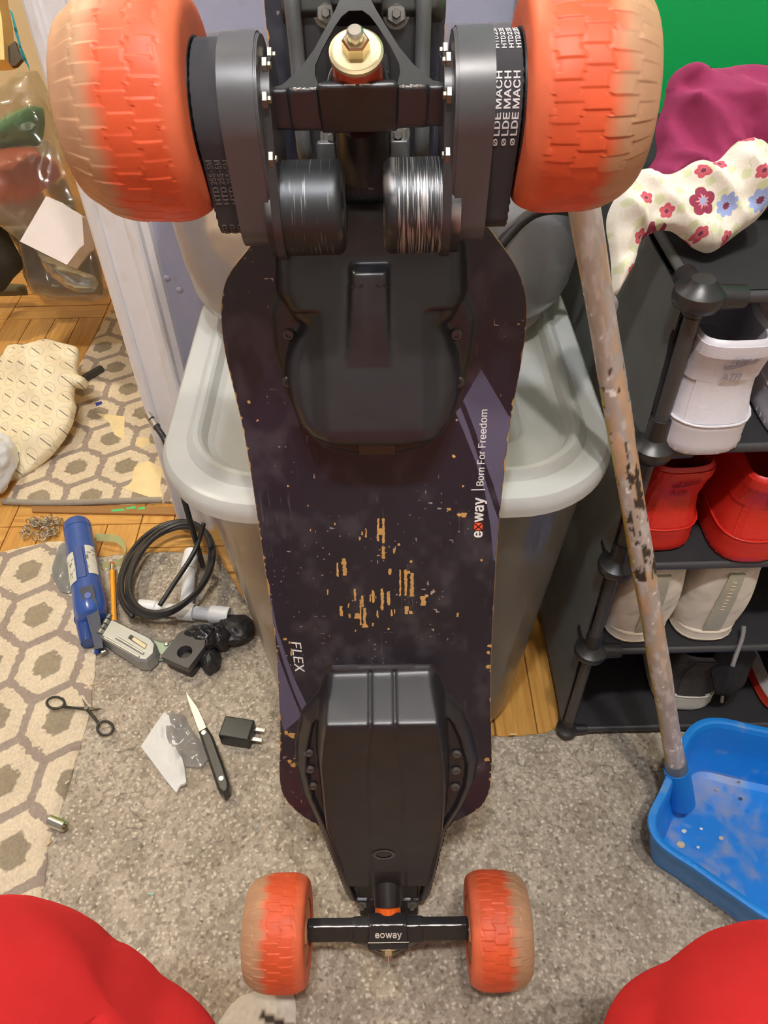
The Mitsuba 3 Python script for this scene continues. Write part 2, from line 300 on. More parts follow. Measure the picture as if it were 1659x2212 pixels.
# bound edge of the far rug
e = [floor_pt(x, y, 0.006) for x, y in ((6, 1083), (60, 1085.5), (120, 1086.5), (240, 1083), (350, 1080))]
add('rug_001__edge_binding', tube(spline(e, 40), 0.0055, 8), 'm_cloth', (150, 142, 130), 0.2, 300, True)
def fx_carpet(p, n, uv):
    wx = p.x + 0.0028 * (mikit.noise(p.x * 190, p.y * 190, 1) - 0.5); wy = p.y + 0.0028 * (mikit.noise(p.x * 190, p.y * 190, 8) - 0.5)
    a = mikit.fbm(p.x * 26, p.y * 26, 0.3); f1, f2, w = mikit.voronoi(wx * 205, wy * 205); h = mikit.fbm(wx * 210, wy * 210, 5.0)
    c = mikit.mix(C3((164, 152, 135)), C3((186, 174, 156)), mikit.smoothstep(0.3, 0.7, a))
    c = mikit.mix(c, C3((128, 115, 100)), mikit.smoothstep(0.52, 0.36, h) * 0.5)
    c = mikit.mix(c, C3((216, 206, 186)), mikit.smoothstep(0.58, 0.12, f1) * mikit.smoothstep(0.5, 0.95, w) * 0.75)
    c = mikit.mix(c, C3((70, 60, 52)), mikit.smoothstep(0.6, 0.2, f1) * mikit.smoothstep(0.10, 0.04, w) * 0.4)
    q = mikit.fbm(p.x * 24 + 3, p.y * 24, 4.0); l = mikit.smoothstep(0.484, 0.5, q) * mikit.smoothstep(0.516, 0.5, q)
    c = c * (1 - 0.42 * l * mikit.smoothstep(0.5, 0.7, mikit.noise(p.x * 20, p.y * 20, 9.0)))
    return c * (0.86 + 0.28 * mikit.noise(p.x * 520, p.y * 520, 2))
def bump_carpet(p, n, uv):
    f1, f2, w = mikit.voronoi(p.x * 190, p.y * 190); return (1 - mikit.smoothstep(0.0, 0.7, f1)) * 0.5 + mikit.fbm(p.x * 260, p.y * 260, 2) * 1.2
proc_mat('m_carpet', fx_carpet, 0.95, 0.1, bump_carpet, 0.0022)
CT = 0.008
cpx = [(-700, 1500), (150, 1400), (196, 1200), (280, 1192), (380, 1188), (470, 1196), (640, 1480), (900, 1560), (1000, 1580), (1100, 1590), (1160, 1583), (1235, 1562), (1300, 1555), (1900, 1520), (2600, 2300), (1900, 3200), (-600, 3200), (-900, 2300)]
cp_ = Polygon([floor_pt(x, y, CT)[:2] for x, y in cpx])
lnc = cp_.exterior; qq = np.array([lnc.interpolate(t).coords[0] for t in np.arange(0, lnc.length, 0.004)])
cp_ = Polygon(qq + 0.006 * np.c_[nz(pts2(qq), 60, 2), nz(pts2(qq), 60, 4)]).buffer(0).difference(rug_a.buffer(-0.003)).buffer(0)
cp_ = max(getattr(cp_, 'geoms', [cp_]), key=lambda g: g.area)
near = cp_.intersection(sbox(-0.75, 0.0, 0.75, 1.0))
def carpet_h(p, sd):
    q = pts2(p); return CT - 0.001 + 0.0024 * nz(q, 60, 1) + 0.0022 * np.abs(nz(q, 170, 3)) + 0.003 * nz(q, 12, 6) - 0.003 * np.clip(1 - sd / 0.006, 0, 1)
me, _ = pillow(near, 0.0026, carpet_h, 0.0)
add('carpet', me, 'm_carpet', smooth=True, label='mottled grey-brown felt carpet pad covering most of the floor', cat='carpet')
rest = cp_.difference(sbox(-0.75, 0.0, 0.75, 1.0)).intersection(sbox(-1.3, -1.2, 1.3, 1.0))
rest = max(getattr(rest, 'geoms', [rest]), key=lambda g: g.area)
me, _ = pillow(rest, 0.02, lambda p, sd: CT - 0.001 + 0 * sd, 0.0)
add('carpet__outer_part', me, 'm_carpet', smooth=40)
# grey rug scrap in front of the left wheel
pp = [(452, 2300), (470, 2212), (492, 2180), (520, 2152), (560, 2140), (632, 2138), (640, 2170), (641, 2300)]
scrap = Polygon([floor_pt(x, y, CT)[:2] for x, y in pp])
me, uvp = pillow(scrap, 0.004, lambda p, sd: 0.004 * np.minimum(1, 0.4 + sd / 0.003) + 0.002 * nz(pts2(p), 25, 5), 0.0); v = np.array(me.vertices); v[:, 2] += CT; me.vertices = v
def scrap_col(v):
    c = lin((206, 200, 184))[None] * (1 + 0.35 * nz(v, 500, 4)[:, None]); a = floor_pt(569, 2195, 0.01)[:2]; b = floor_pt(625, 2222, 0.01)[:2]
    t = np.clip(((v[:, :2] - a) @ (b - a)) / ((b - a) @ (b - a)), 0, 1); d = np.linalg.norm(v[:, :2] - a - t[:, None] * (b - a), axis=1)
    return np.where((d < 0.0035)[:, None], lin((70, 62, 56)), c)
add('rug_scrap', me, 'm_cloth', scrap_col, smooth=50, label='small pale grey scrap of rug under the lower left orange wheel', cat='rug scrap')

# parquet strips that show: squares of four strips, turned alternately
cover = shapely.union_all([rug_b.buffer(-0.012), rug_a.buffer(-0.012), cp_.buffer(-0.012)])
vis_l = Polygon([floor_pt(x, y)[:2] for x, y in ((-60, 560), (300, 560), (620, 1085), (480, 1230), (-60, 1230))])
vis_r = Polygon([floor_pt(x, y)[:2] for x, y in ((1060, 1380), (1260, 1380), (1270, 1620), (1060, 1620))])
vis = shapely.union_all([vis_l, vis_r]).difference(cover)
SQ = 0.22; NS = 4; W = SQ / NS
for i in range(-12, 8):
    for j in range(0, 12):
        for k in range(NS):
            x0, y0 = i * SQ + 0.03, j * SQ + 0.02
            b = (x0, y0 + k * W, SQ, W) if (i + j) % 2 else (x0 + k * W, y0, W, SQ)
            r = sbox(b[0], b[1], b[0] + b[2], b[1] + b[3])
            if r.intersection(vis).area < 0.04 * W * SQ or b[1] + b[3] > RY1 - 0.01: continue
            m = trimesh.creation.box((b[2] - 0.0008, b[3] - 0.0008, 0.0085)); vv = np.array(m.vertices); top = vv[:, 2] > 0
            vv[top, :2] *= 1 - np.array([0.0012 / b[2], 0.0012 / b[3]]); vv += (b[0] + b[2] / 2, b[1] + b[3] / 2, -0.0042 + random.uniform(-0.0004, 0.0002)); m.vertices = vv
            s = random.random() * 40
            along, acr = (vv[:, 0], vv[:, 1] - b[1]) if (i + j) % 2 else (vv[:, 1], vv[:, 0] - b[0])
            add(num('floor__parquet_strip'), m, 'm_wood', smooth=False, uv=np.c_[along + s, np.round(s * 3) + 0.9 * acr])

# ------------------------------------------------------------------ the skateboard
# its own frame: u to the right, v up along the deck, w out of the deck's underside; the origin is the middle of the lower axle
OB = M @ np.array([(838 - CX) / FPX * 0.755, -0.411, 0.755]) + CAM
_zt = 0.385; _t = M @ np.array([(775 - CX) / FPX * _zt, (CY - 225) / FPX * _zt, _zt]) + CAM
BV = _t - OB; BL = float(np.linalg.norm(BV)); BV /= BL
BU = RIGHT - BV * (RIGHT @ BV); BU /= np.linalg.norm(BU); BW = np.cross(BU, BV)
HD = 0.070                                                     # axle to deck
def Bp(p): p = np.asarray(p, float); return OB + p[..., :1] * BU + p[..., 1:2] * BV + p[..., 2:3] * BW
def buv(x, y, w):
    q = plane_pt(x, y, OB + BW * w, BW) - OB; return np.array([q @ BU, q @ BV])
def bpoly(px, w): return Polygon([buv(x, y, w) for x, y in px])
def onb(mesh): return place(mesh, OB, BU, BV, BW)
SB = 'skateboard'
tag(SB, 'black electric skateboard with four orange wheels standing on end against the tubs', 'skateboard')
def bd(key, mesh, *a, **k): add(f'{SB}__{key}', onb(mesh) if isinstance(mesh, trimesh.Trimesh) else onb(tm(mesh)) if isinstance(mesh, Manifold) else onb(trimesh.util.concatenate(mesh)), *a, **k)

# ---- deck outline, traced on the underside's plane, right half then left half
right = [(838, 1960), (880, 1958), (905, 1945), (930, 1880), (962, 1796), (985, 1775), (1030, 1750), (1052, 1722), (1060, 1690), (1062, 1600), (1060, 1500), (1062, 1400), (1068, 1280), (1078, 1130), (1090, 1020), (1105, 900),
         (1125, 790), (1134, 730), (1138, 690), (1134, 630), (1110, 568), (1075, 518), (1020, 440), (975, 350), (966, 290)]
left = [(606, 290), (608, 330), (600, 400), (556, 510), (520, 558), (490, 602), (480, 640), (478, 690), (486, 760), (498, 815), (520, 905), (545, 1045), (562, 1160), (580, 1280), (596, 1400), (602, 1500), (605, 1600),
        (605, 1690), (614, 1722), (640, 1752), (690, 1785), (718, 1800), (742, 1880), (765, 1945), (790, 1958)]
nR = [tuple(p) for p in ((0.047, 0.735), (0.0475, 0.775), (0.040, 0.80), (0.02, 0.812), (-0.02, 0.812), (-0.043, 0.80), (-0.0515, 0.775), (-0.051, 0.735))]
ol = np.array([buv(x, y, -HD) for x, y in right] + nR + [buv(x, y, -HD) for x, y in left])
ol = spline(ol, 700, True)[:-1]; deck_poly = Polygon(ol).buffer(0)
dk = extrude(deck_poly, 0.0115); v = np.array(dk.vertices); v[:, 2] += -HD - 0.0119; dk.vertices = v
def ply_col(v):
    w = (v - OB) @ BW; k = np.floor((w + HD) / 0.0016).astype(int) % 2
    return np.where(k[:, None] == 0, lin((206, 174, 122)), lin((176, 138, 88))) * (1 + 0.5 * nz(v, 300, 1)[:, None])
bd('deck', dk, 'm_matte', ply_col, smooth=20, label='tan plywood edge of the deck')
# printed underside: a thin black skin, chipped along its rim
ex = LineString(list(ol) + [tuple(ol[0])]); q = np.array([ex.interpolate(t).coords[0] for t in np.arange(0, ex.length, 0.0008)])
tg = np.roll(q, -1, 0) - np.roll(q, 1, 0); nrm = np.c_[-tg[:, 1], tg[:, 0]]; nrm /= np.linalg.norm(nrm, axis=1, keepdims=True)
ch = 0.0003 + 0.0032 * np.clip(meshkit.noise(pts2(q) * 330, 3) - 0.62, 0, 1) * np.clip(2.4 * meshkit.noise(pts2(q) * 22, 8) - 0.2, 0, 2)
skin_poly = Polygon(q + nrm * ch[:, None]).buffer(0)
def bcoord(p):
    d = [p.x - float(OB[0]), p.y - float(OB[1]), p.z - float(OB[2])]; dot = lambda a: d[0] * float(a[0]) + d[1] * float(a[1]) + d[2] * float(a[2]); return dot(BU), dot(BV)
def fx_skin(p, n, uv):
    u, v = bcoord(p); a = mikit.fbm(u * 30, v * 22, 2.0); dust = mikit.smoothstep(0.5, 0.85, mikit.fbm(u * 55 + 4, v * 40, 7.0))
    sp = mikit.smoothstep(0.91, 0.95, mikit.noise(u * 420, v * 380, 3.0)) * mikit.smoothstep(0.56, 0.8, mikit.noise(u * 45, v * 45, 1.0))
    sc = mikit.smoothstep(0.86, 0.93, mikit.noise(u * 900, v * 60, 5.0)) * mikit.smoothstep(0.6, 0.8, mikit.noise(u * 40, v * 14, 6.0))
    c = mikit.mix(C3((25, 27, 37)), C3((33, 34, 46)), a); c = mikit.mix(c, C3((86, 84, 90)), dust * 0.28)
    return mikit.mix(c, C3((176, 160, 150)), dr.minimum(sp * 0.85 + sc * 0.1, 1.0))
proc_mat('m_skin', fx_skin, 0.36, 0.5)
def decal(poly, w, h=0.00025):
    m = extrude(poly, h); v = np.array(m.vertices); v[:, 2] += w; m.vertices = v; return m
bd('deck__printed_underside', decal(skin_poly, -HD - 0.0005, 0.0005), 'm_skin', smooth=False, label='black printed graphic skin of the underside')
WL = -HD + 0.00005
bandA = [(1039, 797), (1060, 832), (1098, 897), (1140, 930), (1100, 1090), (1079, 1092), (1065, 1045), (1048, 1000), (1028, 935), (1004, 872), (1000, 866)]
bandB = [(984, 890), (1004, 938), (1028, 999), (1047, 1062), (1060, 1140), (1066, 1210), (1090, 1200), (1084, 1130), (1075, 1118), (1056, 1062), (1038, 1004), (1014, 930), (995, 880)]
bandC = [(570, 1260), (585, 1290), (599, 1360), (613, 1402), (634, 1462), (667, 1532), (658, 1548), (634, 1492), (612, 1428), (596, 1375)]
bandD = [(570, 1300), (590, 1372), (604, 1424), (625, 1482), (651, 1547), (634, 1562), (614, 1579), (603, 1545), (560, 1440)]
bands = shapely.union_all([bpoly(b, -HD).buffer(0) for b in (bandA, bandB, bandC, bandD)]).intersection(skin_poly.buffer(-0.0003))
for g_ in getattr(bands, 'geoms', [bands]): bd(num(f'{SB}__deck__printed_band')[len(SB) + 2:], decal(g_, WL), 'm_satin', (86, 84, 106), 0.12, 60, False, label='lavender grey slanted band of the graphic')
# worn spots with the bare wood showing
rw = random.Random(3); spots = []
strokes = [(765, 165, 300, 13), (797, 165, 312, 19), (780, 225, 262, 34), (797, 335, 405, 22), (523, 430, 512, 13), (565, 405, 505, 30), (555, 425, 440, 30), (835, 465, 500, 22), (897, 472, 628, 13), (930, 470, 625, 20), (967, 490, 630, 26),
    (945, 478, 494, 26), (627, 585, 657, 15), (672, 625, 692, 16), (735, 595, 667, 18), (718, 620, 662, 11), (790, 585, 712, 22), (828, 600, 682, 20), (545, 690, 747, 20), (660, 650, 802, 13), (685, 700, 815, 20), (640, 732, 762, 40), (685, 795, 815, 38),
    (595, 735, 757, 22), (935, 690, 735, 26), (960, 718, 734, 26), (1035, 630, 685, 36), (1055, 620, 634, 20), (1275, 132, 158, 44), (693, 225, 277, 9), (670, 245, 262, 12), (655, 275, 296, 11), (888, 314, 327, 18), (860, 344, 374, 11), (762, 715, 757, 11),
    (845, 710, 747, 12), (862, 708, 735, 9), (965, 600, 628, 30), (1240, 730, 752, 16), (735, 790, 808, 14), (962, 416, 428, 16), (1383, 408, 420, 16), (210, 880, 890, 26), (236, 900, 912, 12), (246, 940, 985, 12), (465, 590, 620, 10), (590, 672, 697, 9),
    (1190, 104, 116, 34), (508, 192, 204, 10), (346, 84, 94, 8), (362, 228, 240, 8), (630, 830, 842, 10), (828, 820, 830, 14)]
for x, y0, y1, wd in strokes:
    k = max(3, int((y1 - y0) / 9)); ys = np.linspace(y0, y1, k)
    a = [(x - wd / 2 * rw.uniform(0.45, 1.1) + rw.uniform(-2, 2), y) for y in ys]; b = [(x + wd / 2 * rw.uniform(0.45, 1.1) + rw.uniform(-2, 2), y) for y in ys[::-1]]
    spots.append(bpoly([(540 + px / 2.765, 1060 + py / 2.765) for px, py in a + b], -HD).buffer(-0.0003).buffer(0.0006).buffer(-0.0003))
for x, y, r in ((618, 1582, 6), (630, 1588, 9), (626, 1645, 5), (634, 1652, 7), (1052, 1640, 6), (1058, 1395, 6), (1056, 1440, 7), (1055, 1410, 5), (538, 868, 4), (556, 908, 3), (510, 560, 3), (622, 1050, 3), (620, 640, 3), (1000, 1050, 3), (980, 985, 4), (992, 1112, 5), (1120, 700, 3)):
    spots.append(bpoly([(x + r * rw.uniform(.5, 1.2) * math.cos(t), y + r * rw.uniform(.4, 1.0) * math.sin(t)) for t in np.arange(0, 6.28, 0.7)], -HD).buffer(0))
wear = shapely.union_all(spots).intersection(skin_poly)
bd('deck__bare_wood_patch', decal(wear, WL, 0.0004), 'm_matte', (190, 148, 88), 0.35, 160, False, kind='stuff', label='chipped spots where bare tan wood shows')
# ---- lettering on the deck
def lay(mesh, uv, ang, w):
    c, s = math.cos(ang), math.sin(ang); return place(mesh, (uv[0], uv[1], w), (c, s, 0), (-s, c, 0), (0, 0, 1))
def logo(h):
    """(white letters, red square, black cross) of the word on the deck, centred."""
    e = text('e', h, bold=True); wy = text('way', h, bold=True); xh = h * 0.78
    we, ww = np.ptp(e.vertices[:, 0]), np.ptp(wy.vertices[:, 0]); g = 0.10 * h; tot = we + g + xh + g + ww
    x = -tot / 2; e.apply_translation((x + we / 2, 0, 0)); x += we + g
    sq = trimesh.creation.box((xh, xh, 0.0004)); sq.apply_translation((x + xh / 2, xh / 2, 0.0002))
    cr = [rotz(trimesh.creation.box((xh * 1.36, xh * 0.13, 0.0006)), a, (x + xh / 2, xh / 2, 0.0003)) for a in (math.pi / 4, -math.pi / 4)]
    x += xh + g; wy.apply_translation((x + ww / 2, 0, 0)); return [e, wy], [sq], cr, tot
def between(a, b, w=-HD):
    p, q = buv(*a, w), buv(*b, w); return p, q, math.atan2(q[1] - p[1], q[0] - p[0]), np.linalg.norm(q - p)
LW = -HD + 0.0004
p, q, an, ln = between((1041, 1160), (1045, 1074)); let, sq, cr, tot = logo(0.0115)
k = ln / tot; sc = lambda ms: [place(m, (0, 0, 0), (k, 0, 0), (0, k, 0), (0, 0, 1)) for m in ms]
mid = (p + q) / 2; wt, rd, bk = sc(let), sc(sq), sc(cr)
p2, q2, an2, ln2 = between((1044, 1048), (1053, 884)); bf = text('Born For Freedom', 0.0085); kk = ln2 / np.ptp(bf.vertices[:, 0]); bf = place(bf, (0, 0, 0), (kk, 0, 0), (0, kk, 0), (0, 0, 1))
bar = trimesh.creation.box((0.0006, 0.0105, 0.0004)); bar.apply_translation((0, 0.004, 0.0002))
p3, q3, an3, ln3 = between((629, 1386), (638, 1449)); fl = text('FLEX', 0.0056); k3 = ln3 / np.ptp(fl.vertices[:, 0]); fl = place(fl, (0, 0, 0), (k3, 0, 0), (0.14 * k3, 0.78 * k3, 0), (0, 0, 1))
bd('deck__lettering', [lay(m, mid, an, LW) for m in wt] + [lay(bf, (p2 + q2) / 2, an2, LW), lay(bar, buv(1044, 1057, -HD), an2, LW), lay(fl, (p3 + q3) / 2, an3, LW)], 'm_matte', (222, 220, 216), 0.08, 400, False, label='white printed lettering')
bd('deck__red_letter_square', [lay(m, mid, an, LW) for m in rd], 'm_matte', (226, 84, 48), 0.05, 100, False, label='orange red square behind the black letter x')
bd('deck__black_letter_cross', [lay(m, mid, an, LW) for m in bk], 'm_matte', (24, 20, 24), 0.05, 100, False)

# ---- moulded covers: height fields over the deck
def shell(poly, res, hfun, w0):
    x0, y0, x1, y1 = poly.bounds; gx, gy = np.meshgrid(np.arange(x0, x1 + res, res), np.arange(y0, y1 + res, res)); n, m = gx.shape
    p = np.stack([gx.ravel(), gy.ravel()], 1); h = hfun(p).reshape(n, m)
    for _ in range(2):
        hp = np.pad(h, 1, mode='edge'); h = (hp[1:-1, 1:-1] * 2 + hp[:-2, 1:-1] + hp[2:, 1:-1] + hp[1:-1, :-2] + hp[1:-1, 2:]) / 6
    i, j = np.meshgrid(np.arange(n - 1), np.arange(m - 1), indexing='ij'); a = i * m + j; qd = np.stack([a, a + 1, a + m + 1, a + m], -1).reshape(-1, 4)
    hv = h.ravel(); qd = qd[(hv[qd] > 2e-4).any(1)]
    me = trimesh.Trimesh(np.c_[p, np.maximum(hv, 0) + w0], np.vstack([qd[:, [0, 1, 2]], qd[:, [0, 2, 3]]]), process=False); me.remove_unreferenced_vertices(); return me
def sd(poly, p):
    d = shapely.distance(shapely.points(p), poly.boundary); return np.where(shapely.contains_xy(poly, p[:, 0], p[:, 1]), d, -d)
def sstep(a, b, x): t = np.clip((x - a) / (b - a), 0, 1); return t * t * (3 - 2 * t)
W0 = -HD
fl_px = [(612, 548), (598, 636), (584, 676), (592, 755), (612, 830), (640, 895), (668, 940), (705, 972), (770, 985), (850, 985), (915, 972), (955, 940), (982, 895), (1005, 830), (1022, 755), (1030, 690), (1012, 640), (984, 548), (900, 470), (700, 470)]
bulb_px = [(640, 470), (622, 560), (622, 640), (650, 685), (674, 702), (680, 716), (668, 742), (648, 772), (641, 800), (644, 840), (650, 876), (664, 908), (684, 934), (740, 943), (870, 943), (932, 934), (950, 908), (962, 872), (968, 830), (965, 790), (950, 752), (934, 716), (938, 702), (962, 684), (982, 640), (978, 560), (960, 470)]
flg, blb = bpoly(fl_px, W0 + 0.004), bpoly(bulb_px, W0 + 0.024)
spn = bpoly([(757, 566), (838, 566), (838, 600), (841, 700), (846, 790), (748, 790), (753, 700), (757, 600)], W0 + 0.026)
vb0, vb1 = buv(800, 560, W0 + 0.02)[1], buv(800, 930, W0 + 0.035)[1]
vk = buv(800, 788, W0 + 0.03)[1]; vs1, vs0 = buv(800, 566, W0 + 0.012)[1], buv(800, 592, W0 + 0.028)[1]; vsE = buv(800, 770, W0 + 0.03)[1]
U0 = float(np.mean([buv(808, 800, W0 + 0.03)[0]]))
def h_top(p):
    f = np.clip(sd(flg, p) * 1.2, -1e-3, 0.0045); s = sd(blb, p)
    t = (p[:, 1] - vb1) / (vb0 - vb1)                       # 0 at the lower lip, 1 under the motors
    top = np.interp(p[:, 1], [vb1, vk, vb0, vb0 + 0.05], [0.036, 0.0275, 0.014, 0.012]) - 0.0045 * sstep(0.030, 0.044, np.abs(p[:, 0] - U0)) * (t < 0.7)
    ed = np.clip(s / 0.012 + 0.75, 0, 1); b = top * np.sqrt(np.clip(1 - (1 - ed) ** 2.2, 0, 1)) * (s > -0.009)
    ss = sd(spn, p); sp = (np.interp(p[:, 1], [vb1, vk, vs0], [0.036, 0.0275, 0.0175]) + np.interp(p[:, 1], [vk, vk + 0.03, vs0], [0.0004, 0.004, 0.0065])) * np.interp(p[:, 1], [vs0, vs1], [1, 0.45]) * np.clip(ss / 0.0022 + 0.8, 0, 1) * (ss > -0.002)
    return np.maximum(np.maximum(f, b), sp)
bd('battery_cover', shell(flg.union(blb).buffer(0.004), 0.0011, h_top, W0), 'm_black', (27, 26, 30), 0.3, 60, 60, label='black moulded cover with a raised spine below the motors')
clip_ = rbox(0.026, 0.010, 0.012, 0.0015); clip_.apply_translation((buv(815, 965, W0 + 0.008)[0], buv(815, 962, W0 + 0.008)[1], W0 + 0.008)); bd('battery_cover__latch', clip_, 'm_black', (52, 44, 42), 0.1)
vents = [rotz(trimesh.creation.box((0.0034, 0.0016, 0.0010)), 0.5 * s, (*buv(x, 618, W0 + 0.024), W0 + 0.0246)) for x, s in ((764, 1), (780, 1), (816, -1), (832, -1))]
bd('battery_cover__vent_slot', vents, 'm_black', (10, 9, 10), 0, smooth=False)
def screw(key, x, y, w, r=0.0042, mat='m_dullmetal', col=(84, 83, 84)):
    p = buv(x, y, w); m = lathe([(0, 0), (r, 0), (r, 0.0016), (r * 0.75, 0.0026), (r * 0.42, 0.0026), (r * 0.36, 0.0012), (0, 0.0012)], 18); m.apply_translation((*p, w)); bd(num(f'{SB}__{key}')[len(SB) + 2:], m, mat, col, 0.15)
for x, y in ((624, 722), (622, 824), (985, 722), (990, 824)): screw('battery_cover__screw', x, y, W0 + 0.0042)

lf_px = [(706, 1482), (938, 1482), (1000, 1540), (1018, 1582), (1033, 1640), (1026, 1690), (1006, 1735), (962, 1800), (940, 1890), (925, 1945), (752, 1945), (728, 1885), (690, 1790), (655, 1718), (640, 1660), (640, 1608), (652, 1545)]
mn_px = [(706, 1452), (940, 1452), (948, 1560), (956, 1610), (962, 1680), (962, 1740), (957, 1800), (938, 1872), (926, 1930), (745, 1930), (734, 1875), (704, 1796), (697, 1733), (690, 1660), (694, 1608), (706, 1556)]
HM = 0.046
lfl, lmn = bpoly(lf_px, W0 + 0.006), bpoly(mn_px, W0 + HM)
lmn = Polygon([buv(x, y, W0 + (0.003 if y < 1500 else HM)) for x, y in [(720, 1450), (926, 1450)] + mn_px[2:-1] + [(703, 1556)]]).buffer(0)
ve, vf = buv(822, 1452, W0 + 0.003)[1], buv(822, 1572, W0 + HM)[1]; vg = buv(822, 1885, W0 + HM)[1]; UL = buv(826, 1520, W0 + 0.03)[0]
def h_low(p):
    s1 = sd(lfl, p); f = np.where(s1 < 0, -1e-3, np.minimum(0.005 + s1 * 0.9, 0.017)) * np.clip(s1 / 0.0012, 0, 1); s = sd(lmn, p)
    f = np.where((s1 > 0.011) & (s < -0.001), np.minimum(f, 0.0095), f)         # the ledge that holds the screws
    H = np.interp(p[:, 1], [vg - 0.05, vg, vf - 0.004, vf + 0.002, ve], [HM * 0.80, HM * 0.98, HM, HM * 0.965, 0.004])
    b = H * np.clip(0.9 + s / 0.006, 0, 1) ** 0.7 * (s > -0.0045)
    f = np.where(s > 0.0005, -1e-3, f); dv = vf - p[:, 1]; gw = np.where(dv < 0, 0.0105, 0.0105 + 0.10 * np.clip(dv, 0, 0.06) + 0.0 * dv)
    g = np.abs(np.abs(p[:, 0] - UL) - gw); b = b - np.where(p[:, 1] > vf - 0.001, 0.0024, 0.0007) * np.clip(1.4 - g / 0.0013, 0, 1) * (s > 0)
    return np.maximum(f, b)
bd('controller_cover', shell(lfl.union(lmn).buffer(0.004), 0.0011, h_low, W0), 'm_black', (27, 26, 29), 0.3, 60, 60, label='black moulded cover with a slanted upper face, near the floor')
for x, y in ((667, 1625), (670, 1661), (676, 1697), (986, 1628), (985, 1664), (983, 1699)): screw('controller_cover__screw', x, y, W0 + 0.0105, 0.0045, 'm_satin', (70, 66, 62))
pt = ring_lathe([(0.0050, 0), (0.0062, 0.0006), (0.0074, 0), (0.0062, -0.0006)], 28); bd('controller_cover__charge_port', place(pt, (*buv(829, 1847, W0 + HM), W0 + HM), (1.5, 0, 0), (0, 1, 0), (0, 0, 1)), 'm_black', (70, 66, 66))

